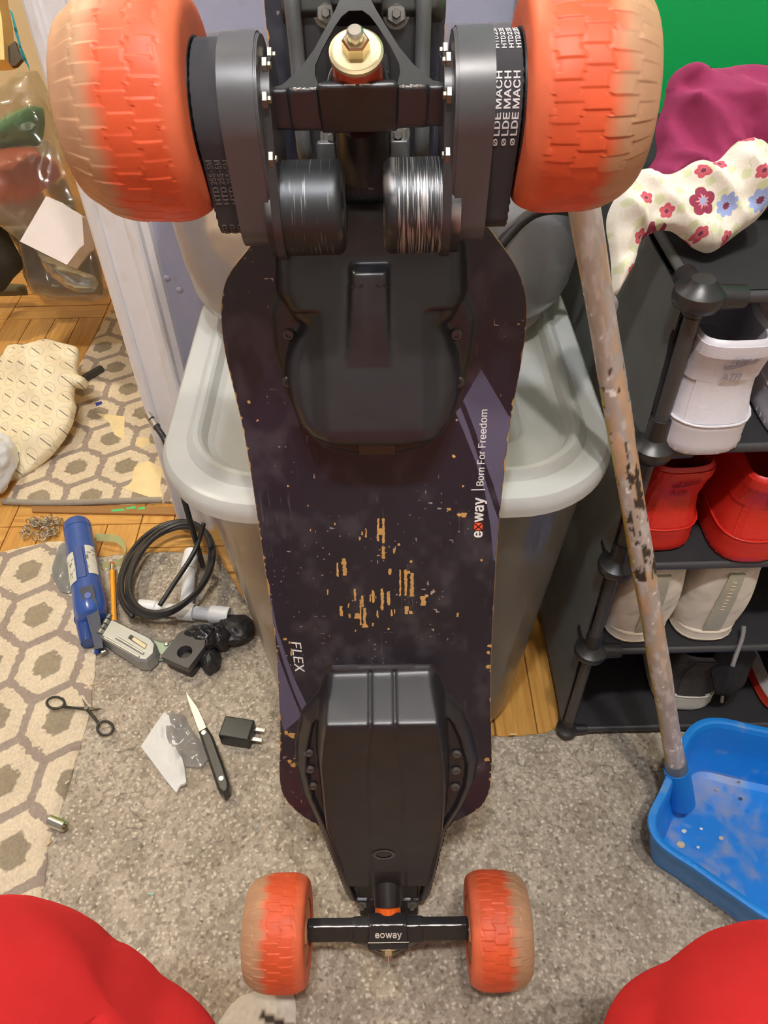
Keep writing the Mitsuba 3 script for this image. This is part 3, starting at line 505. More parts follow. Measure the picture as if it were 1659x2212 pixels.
# ---- trucks
def truck(base, v0, s, half, word):
    """s = 1: kingpin leans up the board; the truck lower down is mirrored."""
    K = lambda u, v, w: np.array([u, v0 + s * v, w])
    bt = f'{base}'
    kd = unit((0, s * math.sin(0.74), math.cos(0.74))); kc = K(0, 0.0108, -0.002)            # kingpin direction, where it crosses the hanger
    ax = cyl(K(-half - 0.008, 0, 0), K(half + 0.008, 0, 0), 0.0042, seg=16)
    # hanger: a beam with a triangular web that rises to the pivot
    def sec(u, a, b, wtop, wbot): return Manifold.hull_points(np.array([K(u, a, wtop), K(u, -b, wtop * 0.8), K(u, a, wbot), K(u, -b, wbot * 0.9), K(u + 1e-3, a, wtop * 0.98), K(u + 1e-3, -b, wtop * 0.78), K(u + 1e-3, a, wbot), K(u + 1e-3, -b, wbot * .9)]))
    r = Manifold.sphere(0.0022, 10)
    def hull(pts): return Manifold.batch_hull([r.translate(tuple(map(float, p))) for p in pts])
    bl = half - 0.0015
    beam = hull([K(x, v, w) for x in (-bl, bl) for v, w in ((0.0060, 0.0050), (0.0060, -0.006), (-0.0085, 0.0005), (-0.008, -0.006))])
    midb = hull([K(x, v, w) for x in (-0.0175, 0.0175) for v, w in ((0.0080, 0.0120), (0.0080, -0.008), (-0.0105, 0.001), (-0.009, -0.010))])
    shb = hull([K(x, v, w) for x in (-0.033, 0.033) for v, w in ((0.0065, 0.0065), (0.0065, -0.007), (-0.009, 0.001), (-0.0085, -0.007))])
    parts = [beam, midb, shb]
    h_ = min(half, 0.0445)
    wp = np.array([(h_ - 0.001, 0.0050), (h_ - 0.001, 0.0082), (0.037, 0.0095), (0.0275, 0.0165), (0.0205, 0.0240), (0.0142, 0.0330), (0.0098, 0.0395), (0.0060, 0.046)])
    hp = [(0.0200, 0.0135), (0.0196, 0.017), (0.0160, 0.0235), (0.0100, 0.032), (0.0062, 0.0365), (0.003, 0.0385)]
    web = Polygon(list(wp) + [(-x, y) for x, y in wp[::-1]]).difference(Polygon(hp + [(-x, y) for x, y in hp[::-1]] + [(-0.018, 0.007), (0, 0.004), (0.018, 0.007)]).buffer(0.0008))
    we = extrude(web.buffer(-0.0006).buffer(0.0006), 0.0075).subdivide_to_size(0.006); vv = np.array(we.vertices); yy = vv[:, 1]
    we = trimesh.Trimesh(np.c_[vv[:, 0], v0 + s * yy, vv[:, 2] - 0.0015 - 0.08 * yy - 1.6 * yy ** 2], np.asarray(we.faces) if s > 0 else np.asarray(we.faces)[:, ::-1], process=False)
    bd(f'{bt}__web', we, 'm_black', (62, 64, 64), 0.15, 90, 35, label='black triangular web of the truck')
    parts.append(hull([K(x, v, w) for x in (-0.0055, 0.0055) for v, w in ((0.044, -0.010), (0.050, -0.013), (0.044, -0.022), (0.052, -0.024))]))
    ring = Manifold.cylinder(0.009, 0.0152, 0.0152, 40).translate((0, 0, -0.008)); a_, b_, d_ = frame(kd, (1, 0, 0)); 
    R34 = np.c_[a_, b_, d_, kc]; ring = ring.transform(R34)
    bore = Manifold.cylinder(0.05, 0.0134, 0.0134, 40).translate((0, 0, -0.002)).transform(R34)
    hg = Manifold.batch_boolean(parts + [ring - bore], m3.OpType.Add)
    tt = tm(hg.refine_to_length(0.004)); trimesh.smoothing.filter_taubin(tt, iterations=6); 
    bd(f'{bt}', tt, 'm_black', (30, 29, 31), 0.2, 120, 40, label='black cast truck hanger')
    bd(f'{bt}__axle', ax, 'm_metal', (150, 148, 142))
    # worn silver edge along the beam
    xs = np.linspace(-bl * 0.98, bl * 0.98, 60); rr = random.Random(5 if s > 0 else 8); bits = []
    for sg in (-1, 1):
        for x0, x1 in ((0.0195, 0.0235), (0.0255, 0.031), (0.001, 0.0065)) if s > 0 else ((0.016, 0.030), (0.031, half - 0.006), (0.0, 0.0145)):
            n = 8; Q = lambda x: (0.0090, 0.0139) if abs(x) < 0.018 else ((0.0075, 0.0084) if abs(x) < 0.0335 else (0.0070, 0.0068))
            if s < 0: Q = lambda x: (-0.0124, 0.0020) if abs(x) < 0.018 else ((-0.0108, 0.0021) if abs(x) < 0.0335 else (-0.0103, 0.0016))
            pp = [K(sg * x, Q(x)[0], Q(x)[1] + rr.uniform(-0.0002, 0.0002)) for x in np.linspace(x0, x1, n)]
            bits.append(tube(pp, [0.0004 + rr.uniform(0, 0.0006) for _ in range(n)], 6))
    bd(f'{bt}__bare_metal_edge', bits, 'm_dullmetal', (206, 202, 196), 0.2, 400)
    # bushings, washer, nut along the kingpin
    at = lambda t: kc + kd * t
    bd(f'{bt}__bushing', [cyl(at(-0.004), at(0.0155 if s > 0 else 0.0085), 0.0125, 0.0120, 40, 0.0015)], 'm_gloss', (176, 66, 34) if s > 0 else (224, 92, 30), 0.15, 60, label='orange urethane bushing')
    bd(f'{bt}__bushing_001', [cyl(at(-0.026), at(-0.008), 0.0105 if s > 0 else 0.0125, 0.0105 if s > 0 else 0.0135, 40, 0.0015)], 'm_gloss', (226, 96, 30), 0.1, 60, label='orange urethane bushing')
    bd(f'{bt}__washer', place(lathe([(0, 0), (0.0118, 0), (0.0130, 0.0012), (0.0130, 0.0030), (0.0118, 0.0038), (0.0105, 0.0032), (0, 0.0032)], 40), at(0.0150 if s > 0 else 0.0080), *frame(kd)), 'm_dullmetal', (222, 206, 164), 0.15, 150, label='yellowish cupped steel washer')
    bd(f'{bt}__kingpin_nut', [hexnut(at(0.0182 if s > 0 else 0.0112), kd, 0.0066, 0.0070)], 'm_metal', (196, 178, 138), 0.15, 200, label='yellowish steel kingpin nut')
    bd(f'{bt}__kingpin', [cyl(at(-0.034), at(0.0305 if s > 0 else 0.024), 0.0040, seg=20, ch=0.001)], 'm_metal', (206, 198, 178), 0.1, 200)
    # base plate, its boss and its bolts
    bp = [hull([K(x, v, w) for x in (-0.030, 0.030) for v in (-0.034, 0.072) for w in (-HD + 0.003, -HD + 0.0085)]),
          hull([K(x, v, w) for x in (-0.014, 0.014) for v, w in ((-0.030, -HD + 0.008), (0.02, -HD + 0.008), (-0.020, -0.040), (0.012, -0.040))]),
          hull([K(x, v, w) for x in (-0.011, 0.011) for v, w in ((0.036, -HD + 0.008), (0.070, -HD + 0.008), (0.044, -0.030), (0.062, -0.032))])]
    boss = Manifold.cylinder(0.04, 0.0155, 0.0135, 36).translate((0, 0, -0.066)).transform(R34)
    bm = tm(Manifold.batch_boolean(bp + [boss], m3.OpType.Add)); bd(f'{bt}_base', bm, 'm_black', (30, 29, 31), 0.2, 90, 35, label='black truck base plate')
    return K
K = truck('rear_hanger', BL, 1, 0.0445, True)
nuts = ((705, 28), (856, 30), (718, 295), (859, 290))
for x, y in nuts:
    p = buv(x, y, W0 + 0.013); bd(num(f'{SB}__rear_hanger_base__nut')[len(SB) + 2:], [hexnut((*p, W0 + 0.011), (0, 0, 1), 0.0058, 0.005), cyl((*p, W0 + 0.009), (*p, W0 + 0.0112), 0.0072, seg=24)], 'm_dullmetal', (150, 148, 142), 0.2, 300, label='silver mounting nut')
for sg in (-1, 1):                                              # guard bars and ribs beside the base plate
    bar = spline([(sg * 0.0335, BL + 0.062, W0 + 0.004), (sg * 0.0345, BL + 0.054, W0 + 0.018), (sg * 0.034, BL + 0.02, W0 + 0.020), (sg * 0.0335, BL - 0.028, W0 + 0.018), (sg * 0.033, BL - 0.034, W0 + 0.002)], 40)
    bd(num(f'{SB}__guard_bar')[len(SB) + 2:], tube(bar, 0.0042, 14), 'm_satin', (84, 86, 86), 0.15, 120, True, label='grey metal bar beside the rear truck')
    rb = rbox(0.012, 0.026, 0.014, 0.002); rb.apply_translation((sg * 0.021, BL - 0.034, W0 + 0.012)); bd(num(f'{SB}__base_rib')[len(SB) + 2:], rb, 'm_black', (66, 66, 66), 0.2)
nb = shell(bpoly([(604, -120), (604, 20), (615, 47), (640, 50), (700, 48), (860, 48), (930, 46), (955, 38), (964, 10), (964, -120)], W0 + 0.012), 0.0012, lambda p: np.minimum(0.016, 0.004 + 3 * sd(bpoly([(604, -120), (604, 20), (615, 47), (640, 50), (700, 48), (860, 48), (930, 46), (955, 38), (964, 10), (964, -120)], W0 + 0.012), p)), W0)
bd('nose_guard', nb, 'm_black', (58, 60, 56), 0.15, 80, 50, label='dark rubber nose guard at the upper end')
# ---- front (lower) truck
truck('front_hanger', 0.0, -1, 0.078, False)
for x, y in ((782, 1952), (890, 1952)):
    p = buv(x, y, W0 + 0.012); bd(num(f'{SB}__front_hanger_base__nut')[len(SB) + 2:], [hexnut((*p, W0 + 0.009), (0, 0, 1), 0.006, 0.006)], 'm_dullmetal', (140, 138, 132), 0.2, 300)
let, sq, cr, tot = logo(0.0072); kf = 0.026 / tot
wl = [place(m, (0, 0, 0), (kf, 0, 0), (0, kf, 0), (0, 0, 1)) for m in let + [ring_lathe([(0.0017, 0), (0.0023, 0.0003), (0.0029, 0), (0.0023, -0.0002)], 20).apply_translation((*(np.array(sq[0].bounds).mean(0)[:2]), 0.0003))]]
bar = trimesh.creation.box((0.040, 0.0008, 0.0003)); bar.apply_translation((0, -0.0045, 0.0002)); fwd_ = unit((0, 0.52, 0.85)); up_ = np.cross(fwd_, (1, 0, 0))
bd('front_hanger__lettering', [place(m, (0.0005, 0.0028, 0.0090), (1, 0, 0), np.cross(fwd_, (1, 0, 0)), fwd_) for m in wl + [bar]], 'm_matte', (196, 188, 176), 0.1, 300, False, label='pale lettering on the hanger')

# ---- wheels
WR = 0.0530; WU0, WU1 = 0.0785, 0.1380
def wheel(v0, sg, seed, u0=WU0, u1=WU1, tilt=0.0):
    n, ns = 60, 640
    t = np.linspace(0, 1, n); wd = u1 - u0
    # profile from the inner lip over the tread to the outer lip
    pr = spline([(0, 0.030), (-0.0004, 0.040), (0.001, 0.0475), (0.004, WR - 0.0032), (0.010, WR - 0.0009), (0.024, WR), (0.037, WR - 0.0006), (0.048, WR - 0.0034), (0.0555, WR - 0.0085), (wd - 0.0008, 0.041), (wd - 0.0005, 0.034), (wd - 0.004, 0.028)], 90)
    th = np.arange(ns) * 2 * np.pi / ns; U, TH = np.meshgrid(pr[:, 0], th, indexing='ij'); Rr = np.repeat(pr[:, 1:2], ns, 1)
    # tread: shingle-like blocks in staggered columns with stepped sides
    s = TH * 38 / (2 * np.pi); zig = 0.0016 * np.where((np.floor(s) % 2) == 0, 1, -1) * (0.6 + 0.4 * ((s % 1) * 2 - 1)); cw = 0.0125
    c = (U + zig + 0.004) / cw; col = np.floor(c); fr = c - col; row = s + 0.5 * (col % 2) + 0.13 * col; fr2 = row % 1
    edge = np.minimum(fr, 1 - fr) * cw; step = 0.0011 * (fr2 if True else 0) - 0.0005; cg = -0.0007 * np.clip(1 - edge / 0.0007, 0, 1)
    rnd = mi_rand(col, np.floor(row), seed); tread = np.clip((U - 0.006) / 0.003, 0, 1) * np.clip((0.060 - U) / 0.004, 0, 1) * (Rr > 0.042) * np.clip((Rr - 0.042) / 0.006, 0, 1)
    hgt = (np.where(fr2 > 0.93, (1 - fr2) / 0.07, fr2 / 0.93) * 0.0005 - 0.0004 + 0.7 * cg + 0.0004 * (rnd - 0.5)) * (0.55 + 0.45 * (rnd > 0.25))
    Rr = Rr + hgt * tread
    v = np.stack([sg * (u0 + U), Rr * np.cos(TH * sg), Rr * np.sin(TH * sg)], -1).reshape(-1, 3)
    i, j = np.meshgrid(np.arange(len(pr) - 1), np.arange(ns), indexing='ij'); j2 = (j + 1) % ns
    q = np.stack([i * ns + j, (i + 1) * ns + j, (i + 1) * ns + j2, i * ns + j2], -1).reshape(-1, 4); q = q if sg > 0 else q
    f = np.vstack([q[:, [0, 1, 2]], q[:, [0, 2, 3]]]); me = trimesh.Trimesh(v, f, process=False)
    a_, o_, pale = lin((208, 84, 48)), lin((176, 134, 102)), lin((210, 118, 84))
    uu, tr = U.ravel(), tread.ravel(); nn = nz(v, 70, seed)
    k = sstep(0.032, 0.044, uu + 0.004 * nn + 0.0015 * np.sign(zig.ravel())); c_ = a_ * (1 - k[:, None]) + o_ * k[:, None]
    k2 = (sstep(0.012, 0.004, uu) * 0.45)[:, None]; c_ = c_ * (1 - k2) + pale * k2; c_ = c_ * (1 + 0.35 * nn + 0.10 * (rnd.ravel() - 0.5) * tr)[:, None]
    cen = np.array([0, v0, 0]); me.vertices = np.array(me.vertices) + cen
    if sg < 0: pass
    key = num(f'{SB}__wheel')[len(SB) + 2:]
    colf = (lambda cc: (lambda vv: cc))(np.clip(c_, 0, 1))
    mm = onb(me); 
    if mm.volume < 0: mm.faces = np.asarray(mm.faces)[:, ::-1]
    add(f'{SB}__{key}', mm, 'm_tyre', colf, smooth=True, label='translucent orange treaded wheel, amber at its outer side')
    # core seen from inside and hub
    hb = lathe([(0, 0), (0.010, 0), (0.0115, 0.0012), (0.0115, 0.004), (0.024, 0.0045), (0.0305, 0.002), (0.033, 0.001), (0.033, 0.012), (0, 0.012)], 48)
    bd(f'{key}__hub', place(hb, (sg * (u0 + 0.0005), v0, 0), (0, 1, 0), (0, 0, 1), (sg, 0, 0)), 'm_satin', (206, 150, 110) if v0 == 0 else (30, 28, 28), 0.1, 80)
    bd(f'{key}__axle_nut', hexnut((sg * (u1 - 0.012), v0, 0), (sg, 0, 0), 0.0075, 0.007), 'm_metal', (160, 158, 150))
    return key
def mi_rand(a, b, s):
    x = np.sin(a * 12.9898 + b * 78.233 + s * 3.1) * 43758.5453; return x - np.floor(x)
wheel(BL, -1, 3, 0.0785, 0.1395); wheel(BL, 1, 5, 0.0790, 0.1385); wheel(0, -1, 7, 0.0785, 0.1375); wheel(0, 1, 9, 0.0785, 0.1370)

# ---- motors, belts and belt guards of the rear truck
VM = buv(775, 452, 0.0)[1]; WM = -0.006; MR = 0.0242
def hull2(r1, r2): return shapely.union_all([Point(BL, 0).buffer(r1, 48), Point(VM, WM).buffer(r2, 48)]).convex_hull      # in (v, w)
def in_vw(poly, u, h, sg): return place(extrude(poly, h), (sg * u, 0, 0), (0, 1, 0), (0, 0, 1), (sg, 0, 0))
mu = {-1: (buv(597, 452, 0.01)[0], buv(742, 452, 0.01)[0]), 1: (buv(828, 452, 0.01)[0], buv(976, 452, 0.01)[0])}
def motor_col(sg):
    def f(v):
        u = (v - OB) @ BU; vv = (v - OB) @ BV; st = meshkit.noise(np.c_[u * 2600, u * 0, vv * 40 + 5], 2) * 0.55 + 0.45 * meshkit.noise(np.c_[u * 6000, u * 0, vv * 120], 4)
        k = np.clip((st - (0.70 if sg < 0 else 0.52)) * 5, 0, 1)[:, None] * (0.5 if sg < 0 else 0.9); return lin((62, 64, 66)) * (1 - k) + lin((196, 190, 186)) * k
    return f
for sg in (-1, 1):
    a, b = mu[sg]; inn, out = (b, a) if sg < 0 else (a, b)
    pf = [(0, 0), (MR - 0.004, 0), (MR - 0.0015, 0.0012), (MR, 0.0035)] + [(MR, x) for x in np.linspace(0.006, 0.030, 90)] + [(MR, 0.033), (MR - 0.0004, 0.0334), (MR - 0.0004, 0.0342), (MR, 0.0346), (MR, 0.040), (0, 0.040)]
    mo = lathe(pf, 140)
    k = num(f'{SB}__motor')[len(SB) + 2:]
    bd(k, place(mo, (inn, VM, WM), (0, 1, 0), (0, 0, 1), (sg, 0, 0)), 'm_dullmetal', motor_col(sg), smooth=40, label='black cylindrical motor with fine silver scratches' if sg > 0 else 'black cylindrical motor')
    mt = in_vw(hull2(0.0215, 0.0262).buffer(-0.001).buffer(0.001), 0.0415, 0.0045, sg); bd(num(f'{SB}__motor_mount')[len(SB) + 2:], mt, 'm_black', (38, 36, 38), 0.15, 60, 30)
    # guard: a band round the pulleys with a plate on its inner side
    g = hull2(0.0325, 0.0185); g0 = g.buffer(-0.003)
    e1 = in_vw(g.difference(g0), 0.0475, 0.0170, sg); pl = in_vw(g.buffer(-0.0012), 0.0460, 0.0022, sg); l1 = in_vw(g.buffer(-0.0008), 0.0468, 0.0012, sg)
    bd(num(f'{SB}__belt_guard')[len(SB) + 2:], [e1, pl, l1], 'm_black', (66, 66, 68), 0.25, 90, 35, label='dark grey plastic belt guard')
    for vv, ww in ((0.018, 0.016), (0.004, 0.028), (-0.022, 0.024), (0.022, -0.012)):
        p = (sg * 0.0445, BL + vv, ww * 0.8); bd(num(f'{SB}__belt_guard__bolt')[len(SB) + 2:], lathe_at(p, sg) if False else place(hexnut((0, 0, 0), (0, 0, 1), 0.0040, 0.0024), p, (0, 1, 0), (0, 0, 1), (-sg, 0, 0)), 'm_dullmetal', (130, 124, 112), 0.2, 300)
    bo = hull2(0.0305, 0.0115); bi = bo.buffer(-0.0022)
    # toothed inside of the belt
    bl_ = bo.difference(bi); bu0, bw_ = 0.0640, 0.0130
    bk = num(f'{SB}__drive_belt')[len(SB) + 2:]
    bd(bk, in_vw(bl_, bu0, bw_, sg), 'm_matte', (54, 54, 58), 0.12, 150, 30, label='black rubber drive belt')
    tl = LineString(bi.buffer(0.0002).exterior.coords); teeth = []
    for t in np.arange(0, tl.length, 0.005):
        c0 = tl.interpolate(t).coords[0]; teeth.append(in_vw(Point(c0).buffer(0.0012, 3), bu0 - 0.0002, bw_ + 0.0008, sg))
    bd(f'{bk}__tooth', teeth, 'm_matte', (30, 28, 30), 0.1, smooth=40, kind='stuff')
    # pulleys inside the belt
    bd(num(f'{SB}__pulley')[len(SB) + 2:], [place(lathe([(0, 0), (0.027, 0), (0.027, bw_ + 0.001), (0.0315, bw_ + 0.001), (0.0315, bw_ + 0.0025), (0, bw_ + 0.0025)], 60), (sg * bu0, BL, 0), (0, 1, 0), (0, 0, 1), (sg, 0, 0)),
        cyl((sg * 0.044, VM, WM), (sg * (bu0 + bw_), VM, WM), 0.0105, seg=30)], 'm_black', (34, 32, 34), 0.1)
    # lettering wrapped round the belt's back
    co = np.array(bo.exterior.coords)[:-1]; i0 = int(np.argmax(co[:, 0])); co = np.roll(co, -i0, 0)
    if co[5, 1] < co[0, 1]: co = np.roll(co[::-1], 1, 0)
    pl_ = LineString(np.vstack([co, co[:1]])); S = np.r_[0, np.cumsum(np.linalg.norm(np.diff(np.vstack([co, co[:1]]), axis=0), axis=1))]; CO = np.vstack([co, co[:1]])
    def wrap(m, s0, uc):
        m = m.subdivide_to_size(0.0022) if hasattr(m, 'subdivide_to_size') else m; vv = np.array(m.vertices); s = s0 - vv[:, 0]; u = uc - vv[:, 1]
        pv = np.c_[np.interp(s, S, CO[:, 0]), np.interp(s, S, CO[:, 1])]; d = np.c_[np.interp(s + 2e-4, S, CO[:, 0]), np.interp(s + 2e-4, S, CO[:, 1])] - pv; d /= np.linalg.norm(d, axis=1, keepdims=True)
        nr = np.c_[d[:, 1], -d[:, 0]]; nr = nr * np.sign((nr * (pv - np.array([(BL + VM) / 2, WM]))).sum(1))[:, None]; pv = pv + nr * (vv[:, 2:3] + 0.0001)
        return trimesh.Trimesh(np.c_[u, pv], np.asarray(m.faces), process=False)
    def s_of(px, py):
        for s in np.linspace(0, 0.16, 400):
            c_ = np.array([np.interp(s, S, CO[:, 0]), np.interp(s, S, CO[:, 1])]); w3 = Bp(np.array([sg * (bu0 + bw_ / 2), c_[0], c_[1]])) - CAM
            if CY - FPX * (w3 @ UP) / (w3 @ FWD) > py: return s
        return 0.16
    def fit(str_, y0, y1, hgt, uc):
        m = text(str_, hgt, 0.00025, True); s1, s0 = s_of(0, y1), s_of(0, y0); kx = (s1 - s0) / np.ptp(m.vertices[:, 0]); m = place(m, (0, -hgt / 2, 0), (kx, 0, 0), (0, 1, 0), (0, 0, 1)); return wrap(m, (s0 + s1) / 2, uc)
    us = [sg * (bu0 + bw_ * f) for f in (0.14, 0.46, 0.78)]
    if sg > 0: tx = [fit('MACH', 152, 234, 0.0030, u) for u in us] + [fit('LDE', 242, 292, 0.0030, u) for u in us] + [fit('\u00d8', 298, 314, 0.002, u) for u in us] + [fit('HTD', 78, 103, 0.0022, sg * (bu0 + bw_ * f)) for f in (0.1, 0.36, 0.62, 0.88)] + [fit('235', 62, 76, 0.0022, sg * (bu0 + bw_ * f)) for f in (0.1, 0.36, 0.62, 0.88)]
    else: tx = [fit('HTD', 403, 440, 0.0028, u) for u in us] + [fit('255-5M', 345, 397, 0.0028, u) for u in us] + [fit('HTD', 484, 503, 0.0026, u) for u in us]
    bd(f'{bk}__lettering', tx, 'm_matte', (196, 196, 196) if sg > 0 else (98, 96, 94), 0.25, 500, False, label='pale printed belt lettering')

# ------------------------------------------------------------------ storage tubs
def tub(key, xc, yc, z0, h, b, t, rb, rt, mat='m_frost', col=(222, 224, 220), thick=0.002):
    """A thin-walled tapered tub: half sizes b at the bottom, t at the rim."""
    n = 10; loops = []
    ks = [(0.0, 0.80, 0.002), (0.0, 0.965, 0.0), (0.006, 0.99, 0.0)] + [(0.012 + (h - 0.012) * x, 1.0, 0.0) for x in np.linspace(0, 1, 14)]
    for z, sc, dz in ks:
        f = min(1, z / h); hx, hy = (b[0] + (t[0] - b[0]) * f) * 1, (b[1] + (t[1] - b[1]) * f)
        hx -= (1 - sc) * 0.06; hy -= (1 - sc) * 0.06
        loops.append(np.c_[rrect(hx, hy, rb + (rt - rb) * f, n), np.full(4 * (n + 1), z + dz)])
    m = loft(loops, cap0=True); m.apply_translation((xc, yc, z0)); add(key, m, mat, col, 0.05, 20, 60)
LZ, LYF, LYB, LXC, LHX = 0.490, 0.447, 0.862, 0.004, 0.203
LYC, LHY = (LYF + LYB) / 2, (LYB - LYF) / 2
tag('lidded_tub', 'clear frosted plastic storage tub with a ribbed lid standing behind the skateboard', 'storage tub')
tub('lidded_tub__body', LXC + 0.006, LYC + 0.004, 0.009, LZ - 0.026, (0.150, 0.158), (0.186, 0.196), 0.055, 0.085, 'm_tub', (232, 231, 226))
def lidmesh():
    R = 0.095; n = 12; L = []
    def add_(dx, z, r=None): L.append(np.c_[rrect(LHX - dx, LHY - dx, max(0.02, (R - dx * 0.9) if r is None else r), n), np.full(4 * (n + 1), z)])
    for dx, z in ((0.003, -0.027), (0.0, -0.026), (-0.001, -0.018), (0.0005, -0.012), (0.004, -0.0075), (0.009, -0.006), (0.022, -0.0055), (0.026, -0.001), (0.029, 0.0015), (0.033, 0.0015), (0.036, -0.001), (0.040, -0.010), (0.046, -0.013), (0.072, -0.0125), (0.075, -0.0115), (0.078, -0.0125), (0.081, -0.016), (0.10, -0.0165), (0.15, -0.0165)):
        add_(dx, z)
    m = loft(L, cap1=True); m.apply_translation((LXC, LYC, LZ)); return m
add('lidded_tub__lid', lidmesh(), 'm_frost', (236, 240, 238), 0.05, 25, 24, label='frosted translucent lid with rounded corners')
for x in (-0.065, 0.065):
    r = rbox(0.003, 0.024, 0.004, 0.001); r.apply_translation((LXC + x, LYF + 0.033, LZ + 0.0005)); add(num('lidded_tub__lid__rib'), r, 'm_frost', (236, 238, 234), 0.03)
# things stored in it
def lump(key, c, size, seed, mat, col, amp=0.35, label=None, cat=None, rot=0.0, group=None, var=0.1, floorz=None, freq=1.0):
    m = trimesh.creation.icosphere(4, 1.0); v = np.array(m.vertices); r = 1 + amp * 2 * nz(v * 1.3 * freq, 1.2, seed) + amp * 0.8 * np.abs(nz(v * 3.1 * freq, 1.3, seed + 1)); v = v * r[:, None] * np.asarray(size)
    cz, sz = math.cos(rot), math.sin(rot); v[:, :2] = v[:, :2] @ np.array([[cz, sz], [-sz, cz]]); v = v + np.asarray(c)
    if floorz is not None: v[:, 2] = np.maximum(v[:, 2], floorz + 0.0005)
    m.vertices = v; add(key, m, mat, col, var, 60, True, label=label, cat=cat, group=group)
lump('green_cloth_bundle', (-0.07, 0.63, 0.285), (0.055, 0.10, 0.07), 4, 'm_cloth', (110, 116, 78), 0.3, 'olive green cloth bundle seen through the left side of the lidded tub', 'cloth')
lump('green_folded_cloth', (0.085, 0.64, 0.385), (0.055, 0.10, 0.05), 14, 'm_cloth', (62, 120, 84), 0.2, 'green cloth seen dimly under the right part of the tub lid', 'cloth')
lump('orange_wrapper', (-0.105, 0.53, 0.405), (0.026, 0.02, 0.026), 6, 'm_gloss', (206, 96, 66), 0.3, 'crumpled orange wrapper near the top of the lidded tub', 'wrapper')
lump('blue_grey_cloth', (0.090, 0.60, 0.20), (0.035, 0.07, 0.09), 8, 'm_cloth', (150, 158, 176), 0.25, 'pale blue-grey cloth standing in the right side of the lidded tub', 'cloth')
lump('tan_cloth_bundle', (-0.035, 0.63, 0.105), (0.060, 0.09, 0.065), 9, 'm_cloth', (150, 136, 112), 0.3, 'tan cloth bundle at the bottom of the lidded tub', 'cloth')

# upper tub, open, on the lid
UZ = LZ - 0.0015
tag('open_tub', 'open translucent white tub standing on the lid of the larger tub', 'storage tub')
UW, UYF, UYB = 0.196, 0.648, 0.878
n = 12; UC = (0.003, (UYF + UYB) / 2); hx, hy = UW, (UYB - UYF) / 2; L = []
for z, ex, r in ((0.006, -0.075, 0.05), (0.001, -0.05, 0.06), (0.0, -0.032, 0.070), (0.004, -0.018, 0.080), (0.014, -0.006, 0.090), (0.03, 0.0, 0.095), (0.06, 0.003, 0.095), (0.10, 0.006, 0.095), (0.15, 0.010, 0.095), (0.215, 0.014, 0.095), (0.218, 0.020, 0.095), (0.216, 0.022, 0.095), (0.208, 0.022, 0.095)):
    L.append(np.c_[rrect(hx + ex, hy + min(ex, 0.004), min(r, hy + min(ex, 0.004) - 0.003), n), np.full(4 * (n + 1), z)])
m = loft(L, cap0=True); m.apply_translation((UC[0], UC[1], UZ + 0.001 + 0.016)); add('open_tub__body', m, 'm_film', (224, 222, 222), 0.05, 20, 50)
L = [np.c_[rrect(hx - 0.03 + e, hy - 0.03 + e, 0.07, n), np.full(4 * (n + 1), z)] for e, z in ((0.0, 0.0), (0.006, 0.0), (0.008, 0.004), (0.006, 0.010), (0.0, 0.012))]
m = loft(L, True, True); m.apply_translation((UC[0], UC[1], UZ + 0.0035)); add('open_tub__foot_ring', m, 'm_frost', (206, 200, 194), 0.1, 60, 50)
# grey ribbed bundle in the open tub
m = trimesh.creation.icosphere(5, 1.0); v = np.array(m.vertices); v = np.sign(v) * np.abs(v) ** 0.8 * np.array((0.078, 0.062, 0.050)); v[:, 1] -= 0.0016 * np.abs(np.sin(v[:, 0] * 260)); m.vertices = v + np.array((0.112, 0.760, UZ + 0.078))
add('grey_ribbed_towel', m, 'm_cloth', (140, 142, 146), 0.1, 60, True, label='folded grey ribbed towel inside the open tub beside the pole', cat='towel')
lump('beige_fabric_bundle', (-0.10, 0.765, UZ + 0.088), (0.072, 0.062, 0.055), 21, 'm_cloth', (216, 186, 150), 0.2, 'beige fabric bundle inside the left end of the open tub', 'cloth', floorz=UZ + 0.027)
# black cord draped over the rim of the open tub
cpx = [(1072, 540, 0.70), (1100, 505, 0.705), (1140, 468, 0.71), (1180, 452, 0.715), (1220, 452, 0.72), (1260, 470, 0.73), (1290, 505, 0.735)]
add('black_cable', tube(spline([wall_pt(x, y, Y - 0.06) for x, y, Y in cpx], 60), 0.0052, 10), 'm_satin', (34, 32, 32), 0.1, 80, True, label='thick black cord looping over the open tub behind the right orange wheel', cat='cable')
# silver ribbed foil and green panel behind
gp0 = wall_pt(1112, 60, 0.885)[0]
def fx_green(p, n, uv): return mikit.mix(C3((22, 172, 88)), C3((16, 158, 78)), mikit.fbm(p.x * 6, p.y * 6, p.z * 6))
proc_mat('m_green', fx_green, 0.45, 0.4)
gpm = rbox(1.02, 0.012, 1.7, 0.004); gpm.apply_translation((gp0 + 0.51, 0.886, 0.85 + 0.002)); add('green_sheet', gpm, 'm_green', smooth=30, label='tall smooth bright green panel standing against the wall behind the shoe rack', cat='sheet')
vv = np.linspace(0, 0.075, 60); m = np.stack([vv, 0.002 * np.abs(np.sin(vv * 420))], 1)
fo = Polygon(np.vstack([m, m[::-1] + (0, -0.0015)])); fo = place(extrude(fo, 0.030), wall_pt(1128, 508, 0.862), (1, 0, 0), (0, -1, 0), (0, 0, 1))
add('ribbed_foil_strip', fo, 'm_metal', (210, 206, 190), 0.2, 300, 30, label='silver ribbed foil strip under the black cord by the open tub', cat='foil')

